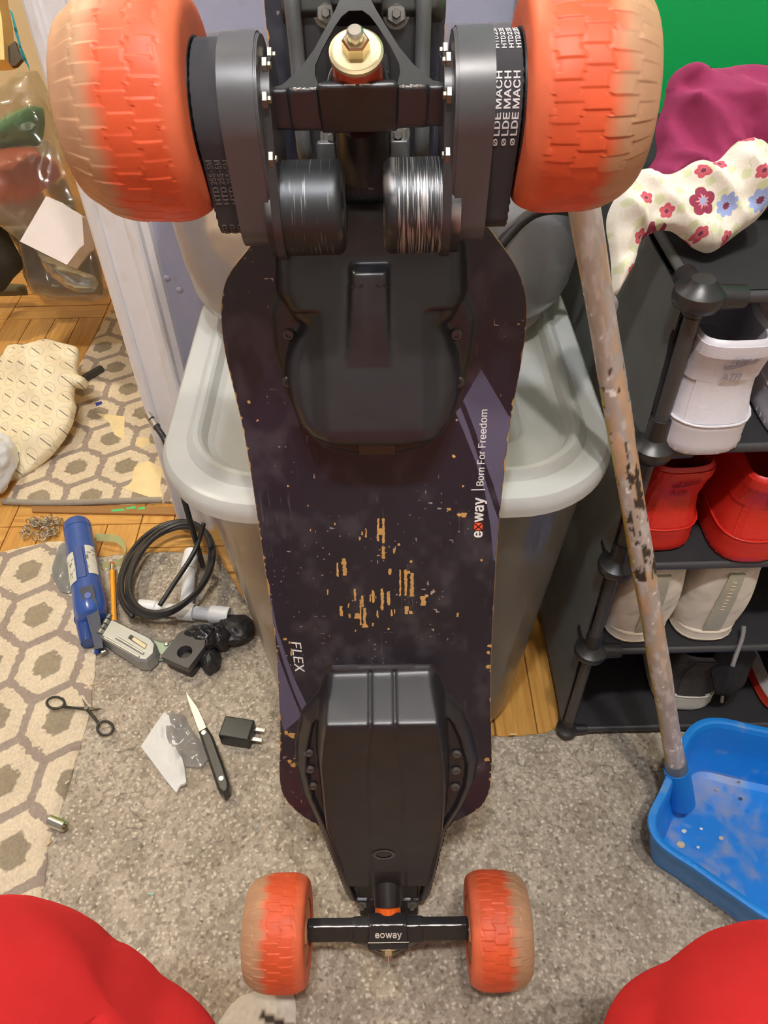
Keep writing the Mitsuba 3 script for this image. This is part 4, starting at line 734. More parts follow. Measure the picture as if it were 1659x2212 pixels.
# ------------------------------------------------------------------ pole and dustpan
tag('dustpan', 'blue plastic long-handled dustpan with a worn grey-brown pole', 'dustpan')
P0 = floor_pt(1462, 1664, 0.098); P1 = depth_pt(1262, 450, 0.527); pd = unit(P1 - P0)
def pole_col(v):
    q = v - P0; t = q @ pd; rel = q - t[:, None] * pd; a = np.arctan2(rel @ unit(np.cross(pd, (0, 1, 0))), rel[:, 1] * 1.0)
    n1 = meshkit.fbm(np.c_[t * 30, a * 1.2, t * 0], 3, 2); n2 = meshkit.fbm(np.c_[t * 90, a * 2.4, t * 0], 3, 5); n3 = meshkit.noise(np.c_[t * 220, a * 4, t * 0], 7)
    c = lin((158, 146, 138))[None] * (0.75 + 0.5 * n1)[:, None]
    k = np.clip((n2 - 0.52) * 6, 0, 1)[:, None] * 0.7; c = c * (1 - k) + lin((188, 180, 176)) * k; c = np.where(((n3 > 0.90) & (n1 > 0.45))[:, None], lin((222, 218, 212)), c)
    k = (sstep(0.50, 0.38, n1) * sstep(0.1, 0.3, t) * sstep(0.75, 0.5, t))[:, None]; c = c * (1 - k) + lin((178, 146, 118))[None] * (0.8 + 0.4 * n2)[:, None] * k
    dk_ = meshkit.fbm(np.c_[t * 36, a * 1.6, t * 0], 4, 12) + 0.5 * nz(np.c_[t * 200, a * 6, t * 0], 1, 3)
    k = (sstep(0.60, 0.66, dk_) * ((t > 0.30) & (t < 0.52)))[:, None]; c = c * (1 - k) + lin((50, 42, 34)) * k
    u = rel @ RIGHT; c = np.where(((u < -0.0085) & (n2 < 0.55) & (t < 0.5))[:, None], lin((160, 140, 60)), c); return c
tt = np.linspace(0, 0.86, 420); add('dustpan__pole', tube(P0 - pd * 0.03 + pd * tt[:, None], 0.0106 + 0.0003 * np.sin(tt * 40), 40), 'm_satin', pole_col, smooth=True, label='worn wooden pole with scuffed grey-brown paint')
# pan: a tray with rounded corners, seen from above; outline traced on its rim's plane
RZP = 0.098
rim = np.array([floor_pt(x, y, RZP)[:2] for x, y in ((1400, 1770), (1418, 1722), (1442, 1668), (1466, 1610), (1490, 1570), (1520, 1553), (1560, 1551), (1612, 1562), (1700, 1580), (1790, 1600), (1870, 1635), (1890, 1700), (1880, 1800), (1850, 1920), (1800, 1985), (1720, 2005),
    (1659, 1985), (1592, 1941), (1540, 1905), (1490, 1870), (1445, 1841), (1414, 1812))])
rim = spline(rim, 121, True)[:-1]; rc = rim.mean(0)
def sc_(k, z, src=rim): p = Polygon(src).buffer(-k, 16); e = LineString(p.exterior.coords); ang = np.arctan2(*(src - rc).T[::-1])
def inset(k):
    p = Polygon(rim).buffer(-k, 24).exterior; c = np.array(p.coords); out = []
    for q in rim:
        d = unit(np.r_[q - rc, 0])[:2]; hit = LineString([rc, rc + d * 2]).intersection(p); hit = hit if hit.geom_type == 'Point' else hit.geoms[-1]; out.append((hit.x, hit.y))
    return np.array(out)
lp = lambda k, z: np.c_[inset(k) if k > 0 else rim, np.full(len(rim), z)]
pan = loft([lp(0.030, CT + 0.001), lp(0.022, CT + 0.003), lp(0.011, 0.055), lp(0.0045, RZP - 0.004), lp(0.0, RZP - 0.005), lp(0.0, RZP), lp(0.004, RZP + 0.0005), lp(0.0075, RZP - 0.0005), lp(0.010, RZP - 0.006), lp(0.016, 0.050), lp(0.028, CT + 0.008), lp(0.036, CT + 0.0045), lp(0.06, CT + 0.004)], True, True)
def pan_col(v):
    c = lin((24, 122, 204))[None] * (1 + 0.2 * nz(v, 14, 3)[:, None]); inner = (v[:, 2] < 0.02)
    d = sstep(-0.08, 0.30, nz(v, 22, 8) + 0.6 * nz(v, 110, 4)); k = (d * inner * 0.62)[:, None]; c = c * (1 - k) + lin((150, 146, 150)) * k; k2 = (sstep(0.12, 0.3, nz(v, 60, 18)) * 0.5)[:, None]; return c * (1 - k2) + lin((120, 150, 180)) * k2
pan = pan.subdivide_to_size(0.006); add('dustpan__pan', pan, 'm_satin', pan_col, smooth=45, label='bright blue plastic pan with a dusty floor')
sock = [tube([P0 - pd * 0.062, P0 - pd * 0.035, P0 + pd * 0.004], [0.0150, 0.0148, 0.0142], 28), ]
add('dustpan__socket', sock, 'm_satin', (26, 116, 196), 0.08, 40, 40, label='blue socket that holds the pole')
add('dustpan__collar', tube([P0 + pd * 0.000, P0 + pd * 0.018], [0.0128, 0.0122], 28), 'm_film', (190, 200, 206), 0.05, 40, 40)
for i, (x, y, r, c) in enumerate(((1580, 1672, 6, (214, 208, 200)), (1562, 1680, 5, (150, 120, 90)), (1595, 1688, 6, (130, 116, 104)), (1636, 1690, 5, (112, 98, 90)), (1600, 1725, 4, (60, 76, 96)), (1478, 1795, 5, (206, 200, 190)), (1470, 1824, 8, (200, 180, 150)), (1558, 1810, 5, (190, 176, 166)), (1515, 1790, 3, (230, 226, 220)), (1508, 1830, 3, (226, 220, 210)), (1612, 1668, 4, (120, 108, 96)), (1548, 1705, 4, (160, 150, 140)))):
    p = floor_pt(x, y, CT + 0.006); lump(num('dust_crumb'), (p[0], p[1], CT + 0.0055), (r * 0.00055, r * 0.00045, r * 0.0003), i, 'm_matte', c, 0.4, label=None, cat='crumb')
    labels[list(scene)[-1]] = {'label': 'tiny crumb of debris lying in the blue dustpan', 'category': 'crumb', 'group': 'crumbs in the dustpan'}

# ------------------------------------------------------------------ shoe rack
RK = 'shoe_rack'; tag(RK, 'black fabric shoe rack of tubes and plastic joints holding five tiers', 'shoe rack')
RKX0, RKX1, RKF, RKB = 0.229, 0.80, 0.492, 0.850
TI = [0.021, 0.197, 0.344, 0.497, 0.640]
def joint(x, y, z, s=1.0):
    r = 0.0185 * s; m = lathe([(0, -0.016 * s), (0.010 * s, -0.015 * s), (0.017 * s, -0.008 * s), (r, 0.0), (r, 0.003 * s), (0.018 * s, 0.010 * s), (0.012 * s, 0.016 * s), (0.0085 * s, 0.024 * s), (0, 0.024 * s)], 24); m.apply_scale((1, 1, 0.62))
    o = [m]
    for d in ((1, 0, 0), (0, 1, 0), (-0.0, 0, 1 if z < TI[4] - 0.01 else -0.4)):
        if x > 0.5: d = (-d[0], d[1], d[2])
        if y > 0.7: d = (d[0], -d[1], d[2])
        o.append(cyl((0, 0, 0), np.array(d) * 0.034 * s, 0.0098 * s, 0.0084 * s, 16, 0.001))
    m = trimesh.util.concatenate(o); m.apply_translation((x, y, z)); return m
for z in TI:
    for x in (RKX0, RKX1):
        for y in (RKF, RKB): add(num(f'{RK}__joint'), joint(x, y, z, 1.0 if z > 0.05 else 0.75), 'm_black', (30, 29, 30), 0.2, 60, 45, label='black plastic corner joint')
    for y in (RKF, RKB): add(num(f'{RK}__rail'), cyl((RKX0 + 0.02, y, z), (RKX1 - 0.02, y, z), 0.0048, seg=14), 'm_satin', (52, 52, 54), 0.15, 60, label='dark metal shelf rail')
    for x in (RKX0, RKX1): add(num(f'{RK}__rail'), cyl((x, RKF + 0.02, z), (x, RKB - 0.02, z), 0.0048, seg=14), 'm_satin', (84, 84, 82), 0.15, 60)
    # fabric shelf, sagging between its rails
    gx, gy = np.meshgrid(np.linspace(RKX0, RKX1, 40), np.linspace(RKF, RKB, 24), indexing='ij'); u, w = (gx - RKX0) / (RKX1 - RKX0), (gy - RKF) / (RKB - RKF)
    zz = z + 0.0052 - 0.004 * np.sin(np.pi * u) * np.sin(np.pi * w) + 0.002 * nz(np.stack([gx, gy, gx * 0], -1), 18, int(z * 100)); n, m = gx.shape
    P = np.stack([gx, gy, zz], -1).reshape(-1, 3); i, j = np.meshgrid(np.arange(n - 1), np.arange(m - 1), indexing='ij'); a = i * m + j; q = np.stack([a, a + m, a + m + 1, a + 1], -1).reshape(-1, 4)
    f = np.vstack([q[:, [0, 1, 2]], q[:, [0, 2, 3]]]); me = trimesh.Trimesh(P, f, process=False)
    hem = trimesh.creation.box((RKX1 - RKX0 - 0.05, 0.0015, 0.016)); hem.apply_translation(((RKX0 + RKX1) / 2, RKF - 0.0055, z - 0.003))
    add(num(f'{RK}__shelf'), me, 'm_cloth', (44, 43, 45), 0.2, 60, True, label='black fabric shelf')
    fr = rbox(RKX1 - RKX0 - 0.07, 0.002, 0.020, 0.0008); fr.apply_translation(((RKX0 + RKX1) / 2, RKF + 0.0075, z - 0.006))
for k in range(4):
    z0, z1 = TI[k] + 0.02, TI[k + 1] - 0.015
    for x in (RKX0, RKX1):
        for y in (RKF, RKB): add(num(f'{RK}__upright'), cyl((x, y, z0), (x, y, z1), 0.0062, seg=14), 'm_satin', (56, 55, 56), 0.15, 60, label='dark metal upright')
def cloth_panel(key, o, ax, ay, w, h, amp, seed, col, th=0.0012, n=40):
    gx, gy = np.meshgrid(np.linspace(0, w, n), np.linspace(0, h, n), indexing='ij'); nn = unit(np.cross(ax, ay)); P = np.asarray(o) + gx[..., None] * np.asarray(ax) + gy[..., None] * np.asarray(ay)
    P = P + (amp * 2 * nz(P, 9, seed) * np.minimum(1, np.minimum(gx, w - gx) / (0.2 * w)))[..., None] * nn; i, j = np.meshgrid(np.arange(n - 1), np.arange(n - 1), indexing='ij'); a = i * n + j
    q = np.stack([a, a + n, a + n + 1, a + 1], -1).reshape(-1, 4); f = np.vstack([q[:, [0, 1, 2]], q[:, [0, 2, 3]]]); v = P.reshape(-1, 3); N = len(v)
    f = np.vstack([f, f[:, ::-1] + N]); add(key, trimesh.Trimesh(np.vstack([v, v - nn * th]), f, process=False), 'm_cloth', col, 0.15, 40, True)
cloth_panel(f'{RK}__side_panel', (RKX0 - 0.006, RKF + 0.006, 0.03), (0, 1, 0), (0, 0, 1), RKB - RKF - 0.01, TI[4] - 0.035, 0.004, 3, (92, 94, 92))
cloth_panel(f'{RK}__back_panel', (RKX0, RKB + 0.012, 0.03), (1, 0, 0), (0, 0, 1), RKX1 - RKX0, TI[4] - 0.03, 0.004, 5, (34, 33, 35))
# loose fabric flap at the front of the side panel, below the top joint
fp = [depth_pt(x, y, 0.56 + (y - 640) * 0.00026) for x, y in ((1496, 660), (1505, 700), (1488, 760), (1462, 850), (1440, 905), (1408, 935), (1412, 880), (1430, 800), (1450, 720))]
fc = np.mean(fp, 0); nn = unit(np.cross(fp[0] - fc, fp[3] - fc)); fa, fb, fn_ = frame(nn); pf = Polygon([((p - fc) @ fa, (p - fc) @ fb) for p in fp]).buffer(0)
me, _ = pillow(pf, 0.004, lambda p, sd: 0.002 + 0.006 * nz(pts2(p), 30, 4), 0.0); add(f'{RK}__loose_flap', place(me, fc, fa, fb, fn_), 'm_cloth', (34, 33, 34), 0.2, 60, True, label='curled black fabric flap')

# ------------------------------------------------------------------ shoes
def outline(ln=0.27, w=1.0, n=72):
    r = [(0.0, 0.0), (0.017, 0.002), (0.029, 0.011), (0.035, 0.034), (0.0345, 0.08), (0.037, 0.13), (0.0445, 0.19), (0.043, 0.23), (0.031, 0.257), (0.012, 0.268)]
    p = [(x * w, y * ln / 0.27) for x, y in r]; p = p + [(-x, y) for x, y in p[:0:-1]]
    return spline(p, n + 1, True)[:-1]
def sneaker(base, x, y, z, yaw, label, ups, sol, soleh=0.030, top=0.108, w=1.0, bulge=0.0, group=None, tab=None, marks=None, foxing=None, lean=0.0, lining=(90, 86, 84), midline=None):
    key = num(base); tag(key, label, 'shoe', group); o = outline(w=w); c, s = math.cos(yaw), math.sin(yaw); R = lambda v: np.c_[v[:, 0] * c - v[:, 1] * s + x, v[:, 0] * s + v[:, 1] * c + y, v[:, 2] + z]
    def A(part, m, mat, col, **k): m = m.copy() if isinstance(m, trimesh.Trimesh) else trimesh.util.concatenate(m); m.vertices = R(np.array(m.vertices)); add(f'{key}__{part}', m, mat, col, **k)
    def ring(k, zz, yb=0.0, ye=0.27):     # k: widths scaled; y compressed to [yb, ye]
        q = o.copy(); q[:, 0] *= k; q[:, 1] = yb + (q[:, 1] / 0.268) * (ye - yb); return np.c_[q, np.full(len(q), zz)]
    sl = [ring(0.97, 0.0, 0.002, 0.266), ring(1.0, 0.003, 0.0, 0.268), ring(1.015, soleh * 0.3, -0.001, 0.269), ring(1.0, soleh * 0.34, 0, 0.268), ring(0.995, soleh * 0.8, 0.0, 0.268), ring(1.005, soleh * 0.9, -0.0008, 0.2685), ring(0.985, soleh, 0.001, 0.267)]
    A('sole', loft(sl, True, True), 'm_satin', sol, var=0.08, smooth=35)
    # ribs round the heel of the outsole
    if foxing:
        rb = [rbox(0.0010, 0.0010, soleh * 0.16, 0.0003).apply_translation((a[0] * 1.004, a[1] + 0.0002, soleh * 0.17)) for a in o if a[1] < 0.05 and a[1] >= 0]; A('sole_rib', rb, 'm_satin', foxing, smooth=False, kind='stuff')
    hs = np.linspace(0, 1, 16); lo = []
    for t in hs:
        zz = soleh - 0.001 + (top - soleh) * t; ye = 0.262 - 0.15 * t ** 0.75; yb = 0.002 + 0.009 * math.sin(math.pi * min(1, t * 1.15)) * (1 - bulge) - 0.004 * bulge * math.sin(math.pi * t) + lean * t
        k = (0.985 - 0.16 * t - 0.03 * math.sin(math.pi * t)) + bulge * 0.22 * math.sin(math.pi * min(1, 0.1 + t)); q = ring(k, zz, yb, ye)
        q[:, 2] += 0.012 * t * np.clip((q[:, 1] - 0.05) / 0.06, 0, 1) * 0 ; lo.append(q)
    ins = lo[-1].copy(); cen = ins.mean(0); ins2 = ins + (cen - ins) * 0.07; ins2[:, 2] = top + 0.002; ins3 = ins + (cen - ins) * 0.16; ins3[:, 2] = top - 0.003; ins4 = ins + (cen - ins) * 0.30; ins4[:, 2] = top - 0.040
    A('upper', loft(lo + [ins2, ins3]), 'm_satin' if bulge == 0 else 'm_matte', ups, var=0.10, smooth=50)
    A('lining', loft([ins3, ins4], False, True), 'm_cloth', lining, smooth=50)
    if midline: A('foxing_line', tube(np.vstack([ring(1.0, soleh * 1.0, -0.0006, 0.268), ring(1.0, soleh, -0.0006, 0.268)[:1]]), 0.0012, 6), 'm_satin', midline, smooth=True)
    def back(t0, t1, ang, off, nv=10):    # a strip of the heel, offset outward
        L_ = []
        idx = np.r_[np.arange(-ang, ang + 1)]
        for t in np.linspace(t0, t1, nv):
            k = t * (len(lo) - 1); i = min(int(k), len(lo) - 2); q = lo[i] * (1 - (k - i)) + lo[i + 1] * (k - i); sub = q[idx]; cc = q.mean(0); d = sub - cc; d[:, 2] = 0; d /= np.linalg.norm(d, axis=1, keepdims=True); L_.append((sub, d))
        outer = np.array([a + b * off for a, b in L_]); inner = np.array([a - b * 0.001 for a, b in L_]); n_, m_ = outer.shape[:2]
        def grid(g, flip):
            i, j = np.meshgrid(np.arange(n_ - 1), np.arange(m_ - 1), indexing='ij'); a = i * m_ + j; q = np.stack([a, a + 1, a + m_ + 1, a + m_], -1).reshape(-1, 4); f = np.vstack([q[:, [0, 1, 2]], q[:, [0, 2, 3]]]); return g.reshape(-1, 3), f[:, ::-1] if flip else f
        v1, f1 = grid(outer, False); v2, f2 = grid(inner, True); N = len(v1); rimi = list(range(m_)) + [i * m_ + m_ - 1 for i in range(1, n_)] + [(n_ - 1) * m_ + j for j in range(m_ - 2, -1, -1)] + [i * m_ for i in range(n_ - 2, 0, -1)]
        sd_ = [(a, b + N, b) for a, b in zip(rimi, rimi[1:] + rimi[:1])] + [(a, a + N, b + N) for a, b in zip(rimi, rimi[1:] + rimi[:1])]
        return trimesh.Trimesh(np.vstack([v1, v2]), np.vstack([f1, f2, np.array(sd_)]), process=False)
    def onheel(m, t, off=0.0016, dx=0.0):  # flat lettering wrapped on the heel
        m = m.subdivide_to_size(0.002); v = np.array(m.vertices); out = []
        for p in v:
            k = np.clip((t + p[1] / (top - soleh)), 0, 1) * (len(lo) - 1); i = min(int(k), len(lo) - 2); q = lo[i] * (1 - (k - i)) + lo[i + 1] * (k - i)
            j = np.concatenate([q[-12:], q[:13]]); yy = np.interp(p[0] + dx, j[:, 0], j[:, 1]); out.append((p[0] + dx, yy - off - p[2], soleh + (top - soleh) * (t + p[1] / (top - soleh))))
        return trimesh.Trimesh(out, m.faces[:, ::-1], process=False)
    return key, A, back, onheel
def swoosh(w):
    p = spline([(0.5, 0.30), (0.1, 0.03), (-0.2, -0.10), (-0.42, -0.10), (-0.48, 0.03), (-0.40, 0.20), (-0.36, 0.26), (-0.41, 0.10), (-0.36, 0.02), (-0.2, 0.03), (0.1, 0.13)], 60, True); return extrude(Polygon(p * w).buffer(0), 0.0005)
def air_pair(col, shade, specs, group, soleh=0.032, names=True):
    for x, y, z, yaw, lab in specs:
        key, A, back, onheel = sneaker('sneaker', x, y, z, yaw, lab, col, col, soleh, 0.106, 1.0, foxing=col, midline=col, lining=shade)
        A('heel_tab', back(0.50, 1.0, 8, 0.0016, 12), 'm_satin', col, var=0.05, smooth=40)
        A('heel_strip', back(0.02, 0.52, 3, 0.0012, 8), 'm_satin', col, var=0.05, smooth=40)
        A('emblem', [onheel(text('AIR', 0.0066, 0.0005), 0.54, 0.0034), onheel(swoosh(0.021), 0.735, 0.0034), onheel(place(text('NIKE', 0.0062, 0.0005, True), (0, 0, 0), (1, 0, 0), (0.25, 1, 0), (0, 0, 1)), 0.79, 0.0034, 0.003)], 'm_satin', shade, var=0.02, smooth=False, label='embossed emblem and lettering on the heel')
def shp(x, y, zh): p = floor_pt(x, y, zh); return p
d1 = TI[3] + 0.006; d2 = TI[2] + 0.006; d3 = TI[1] + 0.006; d4 = TI[0] + 0.006
air_pair((200, 197, 202), (150, 146, 154), [(0.268, RKF - 0.018, d1, 0.02, 'white leather sneaker, heel out, nearest the pole on its shelf'), (0.362, RKF - 0.012, d1, -0.03, 'white sneaker cut off by the right edge, beside the other white one')], 'white')
air_pair((190, 38, 28), (160, 30, 22), [(0.276, RKF + 0.012, d2, 0.05, 'red sneaker partly behind the pole, heel out'), (0.358, RKF - 0.006, d2, -0.02, 'red sneaker at the right, heel out, next to the pole-side red one')], 'red')
for x, yaw, lab, tb in ((0.283, 0.04, 'off-white padded shoe partly hidden by the pole', False), (0.358, -0.04, 'off-white padded shoe with a vertical lettered pull tab', True)):
    key, A, back, onheel = sneaker('padded_shoe', x, RKF + 0.004, d3, yaw, lab, lambda v: np.clip(lin((206, 198, 184))[None] * (0.94 + 0.5 * nz(v, 60, 3)[:, None] - 0.5 * (np.abs(((v[:, 2] * 0.9 + 0.5 * np.abs(v[:, 0] - 0.32)) / 0.014) % 1 - 0.5) < 0.06)[:, None] * 0.35), 0, 1), (214, 206, 188), 0.020, 0.122, 1.0, bulge=0.8)
    A('pull_tab', back(0.06, 0.98, 1, 0.0026, 16), 'm_satin', (160, 158, 136), var=0.2, smooth=40, label='grey-gold pull tab')
    if tb: A('pull_tab_mark', [onheel(rbox(0.0042, 0.0009, 0.0006, 0.0002), t, 0.0032) for t in np.linspace(0.42, 0.86, 9)], 'm_satin', (226, 206, 176), smooth=False, kind='stuff')
key, A, back, onheel = sneaker('low_sneaker', 0.385, RKF + 0.018, d4, -0.06, 'black low sneaker with a white rubber sole on the lowest shelf', (46, 44, 46), (220, 216, 204), 0.034, 0.112, 1.12, midline=(196, 192, 180), lining=(30, 30, 44))
A('heel_stripe', back(0.0, 1.0, 2, 0.0014, 10), 'm_satin', (58, 54, 52), smooth=40)
lc = [np.array((0.052, 0.03, 0.03)), np.array((0.053, 0.022, 0.005)), np.array((0.050, 0.006, -0.012)), np.array((0.046, -0.02, -0.020))]
A('lace', tube(spline(lc, 30), 0.0022, 8), 'm_matte', (214, 206, 192), smooth=True, label='hanging white lace')
key, A, back, onheel = sneaker('low_sneaker', 0.525, RKF + 0.006, d4, 0.04, 'dark sneaker with a white and red sole at the right edge, lowest shelf', (38, 42, 58), (210, 60, 40), 0.022, 0.115, 1.1, lining=(30, 30, 40)); 
A('midsole', back(0.0, 0.24, 18, 0.0022, 6), 'm_satin', (222, 218, 210), smooth=40, label='white midsole')
# dark mesh cloth hanging between the lowest tiers, a grey wire beside it
hp = [depth_pt(x, y, 0.90) for x, y in ((1562, 1350), (1616, 1352), (1650, 1420), (1645, 1500), (1618, 1556), (1588, 1544), (1566, 1470))]; hc = np.mean(hp, 0); ha, hb, hn = frame((0, -1, 0.3)); 
me, _ = pillow(Polygon([((p - hc) @ ha, (p - hc) @ hb) for p in hp]).buffer(0.002), 0.006, lambda p, sd: 0.004 + 0.012 * np.minimum(1, sd / 0.02) + 0.012 * nz(pts2(p), 30, 4), 0.002)
add('dark_mesh_bag', place(me, hc + np.array((0.0, 0.025, -0.02)), ha, hb, hn), 'm_cloth', (40, 39, 42), 0.25, 200, True, label='dark mesh cloth bag hanging between the two lowest tiers', cat='bag')
add('grey_wire', tube(spline([depth_pt(x, y, 0.86) for x, y in ((1607, 1352), (1604, 1375), (1592, 1410), (1582, 1440))], 24), 0.0026, 8), 'm_satin', (110, 108, 108), 0.1, 60, True, label='thin grey wire hanging in front of the dark mesh bag', cat='wire')
# black box with a pale strip on the top shelf
bx = rbox(0.34, 0.16, 0.055, 0.006); bx.apply_translation((0.56, 0.685, TI[4] + 0.038)); add('black_box', bx, 'm_satin', (46, 46, 48), 0.1, 40, 30, label='black shallow box on the top shelf behind the floral cloth', cat='box')
st = rbox(0.16, 0.003, 0.012, 0.001); st.apply_translation((0.47, 0.604, TI[4] + 0.054)); add('black_box__pale_strip', st, 'm_matte', (212, 208, 200), 0.06, 60, label='pale strip along the upper edge')

# ------------------------------------------------------------------ clothes heaped on the rack
def cloth_heap(key, px, o, nrm, res, thick, foldamp, folds, seed, mat, **kw):
    a, b, d = frame(nrm, (0, 0, 1)); P = []
    for x, y in px: q = plane_pt(x, y, o, d) - o; P.append((q @ a, q @ b))
    po = Polygon(spline(P, 240, True)[:-1]).buffer(0); po = max(getattr(po, 'geoms', [po]), key=lambda g: g.area)
    def h(p, sd):
        q = pts2(p); w = p + 0.03 * np.c_[nz(q, 14, seed), nz(q, 14, seed + 1)]; z = thick * np.sqrt(np.clip(1 - (1 - np.clip(sd / (thick * 1.4), 0, 1)) ** 2, 0, 1))
        for ang, wl, am, ph in folds:
            t = (w[:, 0] * math.cos(ang) + w[:, 1] * math.sin(ang)) / wl + 1.8 * nz(q, 14, seed + 3) + ph; r = 1 - np.abs((t % 1) * 2 - 1); z = z + am * (r ** 1.5 - 0.4) * np.clip(sd / 0.012, 0, 1) * np.clip(0.4 + 2.2 * meshkit.noise(q * 30 + ph, seed + 5) - 0.3, 0, 1)
        return z + foldamp * nz(q, 34, seed + 8)
    me, uvp = pillow(po, res, h, 0.02); m3_ = place(me, o, a, b, d)
    add(key, m3_, mat, smooth=True, uv=uvp, **kw) if mat in PROC else add(key, m3_, mat, smooth=True, **kw)
cloth_heap('maroon_sweater', [(1392, 378), (1418, 335), (1416, 292), (1434, 222), (1448, 168), (1478, 144), (1540, 150), (1600, 142), (1660, 150), (1730, 166), (1760, 300), (1720, 440), (1600, 450), (1500, 450), (1420, 430)], np.array((0.38, 0.672, 0.745)), (0, -0.8, 0.6), 0.0026, 0.035, 0.012,
    [(0.95, 0.034, 0.014, 0.1), (2.0, 0.045, 0.013, 0.5), (0.5, 0.021, 0.006, 0.2)], 5, 'm_cloth', color=(150, 56, 92), var=0.12, scale=300, label='crumpled maroon jersey garment heaped at the back of the rack top', cat='garment')
def fx_floral(p, n, uv):
    x, y = uv.x / 0.0205 + 0.25 * (mikit.noise(uv.x * 20, uv.y * 20, 3) - 0.5), uv.y / 0.0205
    base = mikit.mix(C3((230, 225, 210)), C3((220, 214, 198)), mikit.fbm(uv.x * 60, uv.y * 60, 1)) * (0.94 + 0.1 * mikit.noise(uv.x * 1400, uv.y * 1400, 1))
    vine = mikit.fbm(uv.x * 60, uv.y * 60, 6.0); l = mikit.smoothstep(0.488, 0.497, vine) * mikit.smoothstep(0.512, 0.503, vine) * mikit.smoothstep(0.40, 0.5, mikit.noise(uv.x * 40, uv.y * 40, 12))
    c = mikit.mix(base, C3((196, 202, 156)), l * 0.9)
    for a in (-1, 0, 1):
        for b in (-1, 0, 1):
            cx, cy = dr.floor(x) + a, dr.floor(y) + b; r1, r2, r3_, r4 = (mikit.cell_rand(cx, cy, k) for k in (1, 2, 3, 4))
            dx, dy = x - (cx + 0.2 + 0.6 * r1), y - (cy + 0.2 + 0.6 * r2); rr = dr.sqrt(dx * dx + dy * dy) + 1e-6; an = dr.atan2(dy, dx)
            # small leaves round every flower
            lf = dr.abs(dr.sin(an * 1.5 + r3_ * 6)); leaf = mikit.smoothstep(0.05, 0.0, dr.abs(rr - 0.42) - 0.10 * lf) * mikit.smoothstep(0.80, 0.95, lf); c = mikit.mix(c, C3((202, 206, 164)), leaf * 0.85)
            big = mikit.smoothstep(0.88, 0.882, r3_); blue = mikit.smoothstep(0.74, 0.742, r3_) * (1 - big); small = 1 - big - blue
            R = 0.50 * big + 0.38 * blue + 0.24 * small; pet = 0.72 + 0.28 * dr.abs(dr.cos(an * (2.5 + 1.5 * blue) + r4 * 3)); k = rr / (R * pet)
            on = mikit.smoothstep(1.04, 0.96, k) * mikit.smoothstep(0.22, 0.24, r4 + 0.2 * big)
            inner = mikit.smoothstep(0.62, 0.5, k + 0.25 * dr.abs(dr.sin(an * 5))); core = mikit.smoothstep(0.34, 0.28, k)
            outc = mikit.mix(mikit.mix(C3((196, 92, 104)), C3((150, 166, 208)), blue), C3((142, 62, 82)), big); inc = mikit.mix(C3((222, 150, 150)), C3((170, 184, 216)), blue)
            fl = mikit.mix(outc, inc, inner * (0.55 + 0.45 * big)); fl = mikit.mix(fl, mikit.mix(C3((120, 60, 80)), C3((160, 164, 190)), big), core); c = mikit.mix(c, fl, on)
    return c
proc_mat('m_floral', fx_floral, 0.95, 0.1)
cloth_heap('floral_cloth', [(1310, 475), (1326, 432), (1352, 394), (1398, 366), (1432, 378), (1470, 368), (1506, 350), (1540, 352), (1572, 326), (1606, 300), (1640, 306), (1668, 345), (1662, 420), (1640, 468), (1600, 500), (1562, 530), (1527, 547), (1492, 528), (1456, 502), (1430, 498), (1400, 508), (1384, 522), (1372, 560),
    (1350, 606), (1329, 640), (1321, 590), (1314, 525)], np.array((0.32, 0.545, 0.672)), (0, -0.78, 0.62), 0.0022, 0.022, 0.008, [(0.75, 0.026, 0.010, 0.2), (1.0, 0.055, 0.012, 0.6), (2.3, 0.036, 0.006, 0.4)], 15, 'm_floral', label='cream cloth printed with small flowers draped over the corner of the rack', cat='cloth')

# ------------------------------------------------------------------ clutter on the floor
def fl(x, y, h): return floor_pt(x, y, h)
def flat(key, px, h0, th, mat, col, seed=1, wr=0.002, res=0.004, var=0.1, **kw):
    """A thin sheet lying on the floor, wrinkled."""
    po = Polygon([fl(x, y, h0)[:2] for x, y in px]).buffer(0)
    me, uvp = pillow(po, res, lambda p, sd: th + wr * (0.5 + 2 * nz(pts2(p), 35, seed)) * np.clip(sd / 0.01, 0.1, 1), 0.0); v = np.array(me.vertices); v[:, 2] += h0; me.vertices = v
    if mat in PROC: add(key, me, mat, smooth=40, uv=uvp, **kw)
    else: add(key, me, mat, col, var, 80, 40, **kw)
# blue tool
BT = 'blue_tool'; tag(BT, 'blue metal cylinder tool with two white stickers and a dark lever lying on the rug', 'tool')
q0, q1 = fl(166, 1132, 0.036), fl(199, 1335, 0.034); bdv = unit(q1 - q0); bl_ = np.linalg.norm(q1 - q0); ba, bb_, _ = frame(bdv, (0, 0, 1))   # ba sideways, bb_ up
fr = lambda m: place(m, q0, ba, bb_, bdv)
add(f'{BT}__body', fr(lathe([(0, -0.002), (0.012, -0.002), (0.0195, 0.001), (0.0215, 0.006), (0.0215, 0.018), (0.0205, 0.0185), (0.0205, 0.0205), (0.0215, 0.021), (0.0220, bl_ * 0.55), (0.0225, bl_ * 0.75), (0.0235, bl_ * 0.80), (0.0235, bl_ * 0.93), (0.019, bl_), (0.012, bl_ + 0.004), (0, bl_ + 0.004)], 56)), 'm_gloss', (50, 82, 150), 0.12, 60, 35, label='glossy blue metal cylinder')
sd_ = lathe([(0, 0), (0.012, 0.002), (0.0125, 0.03), (0.0125, bl_ * 0.75), (0.010, bl_ * 0.9), (0, bl_ * 0.9)], 30); add(f'{BT}__side_tube', place(sd_, q0 + bdv * 0.055 - ba * 0.0125 - bb_ * 0.010, ba, bb_, bdv), 'm_gloss', (40, 66, 128), 0.12, 60, 35)
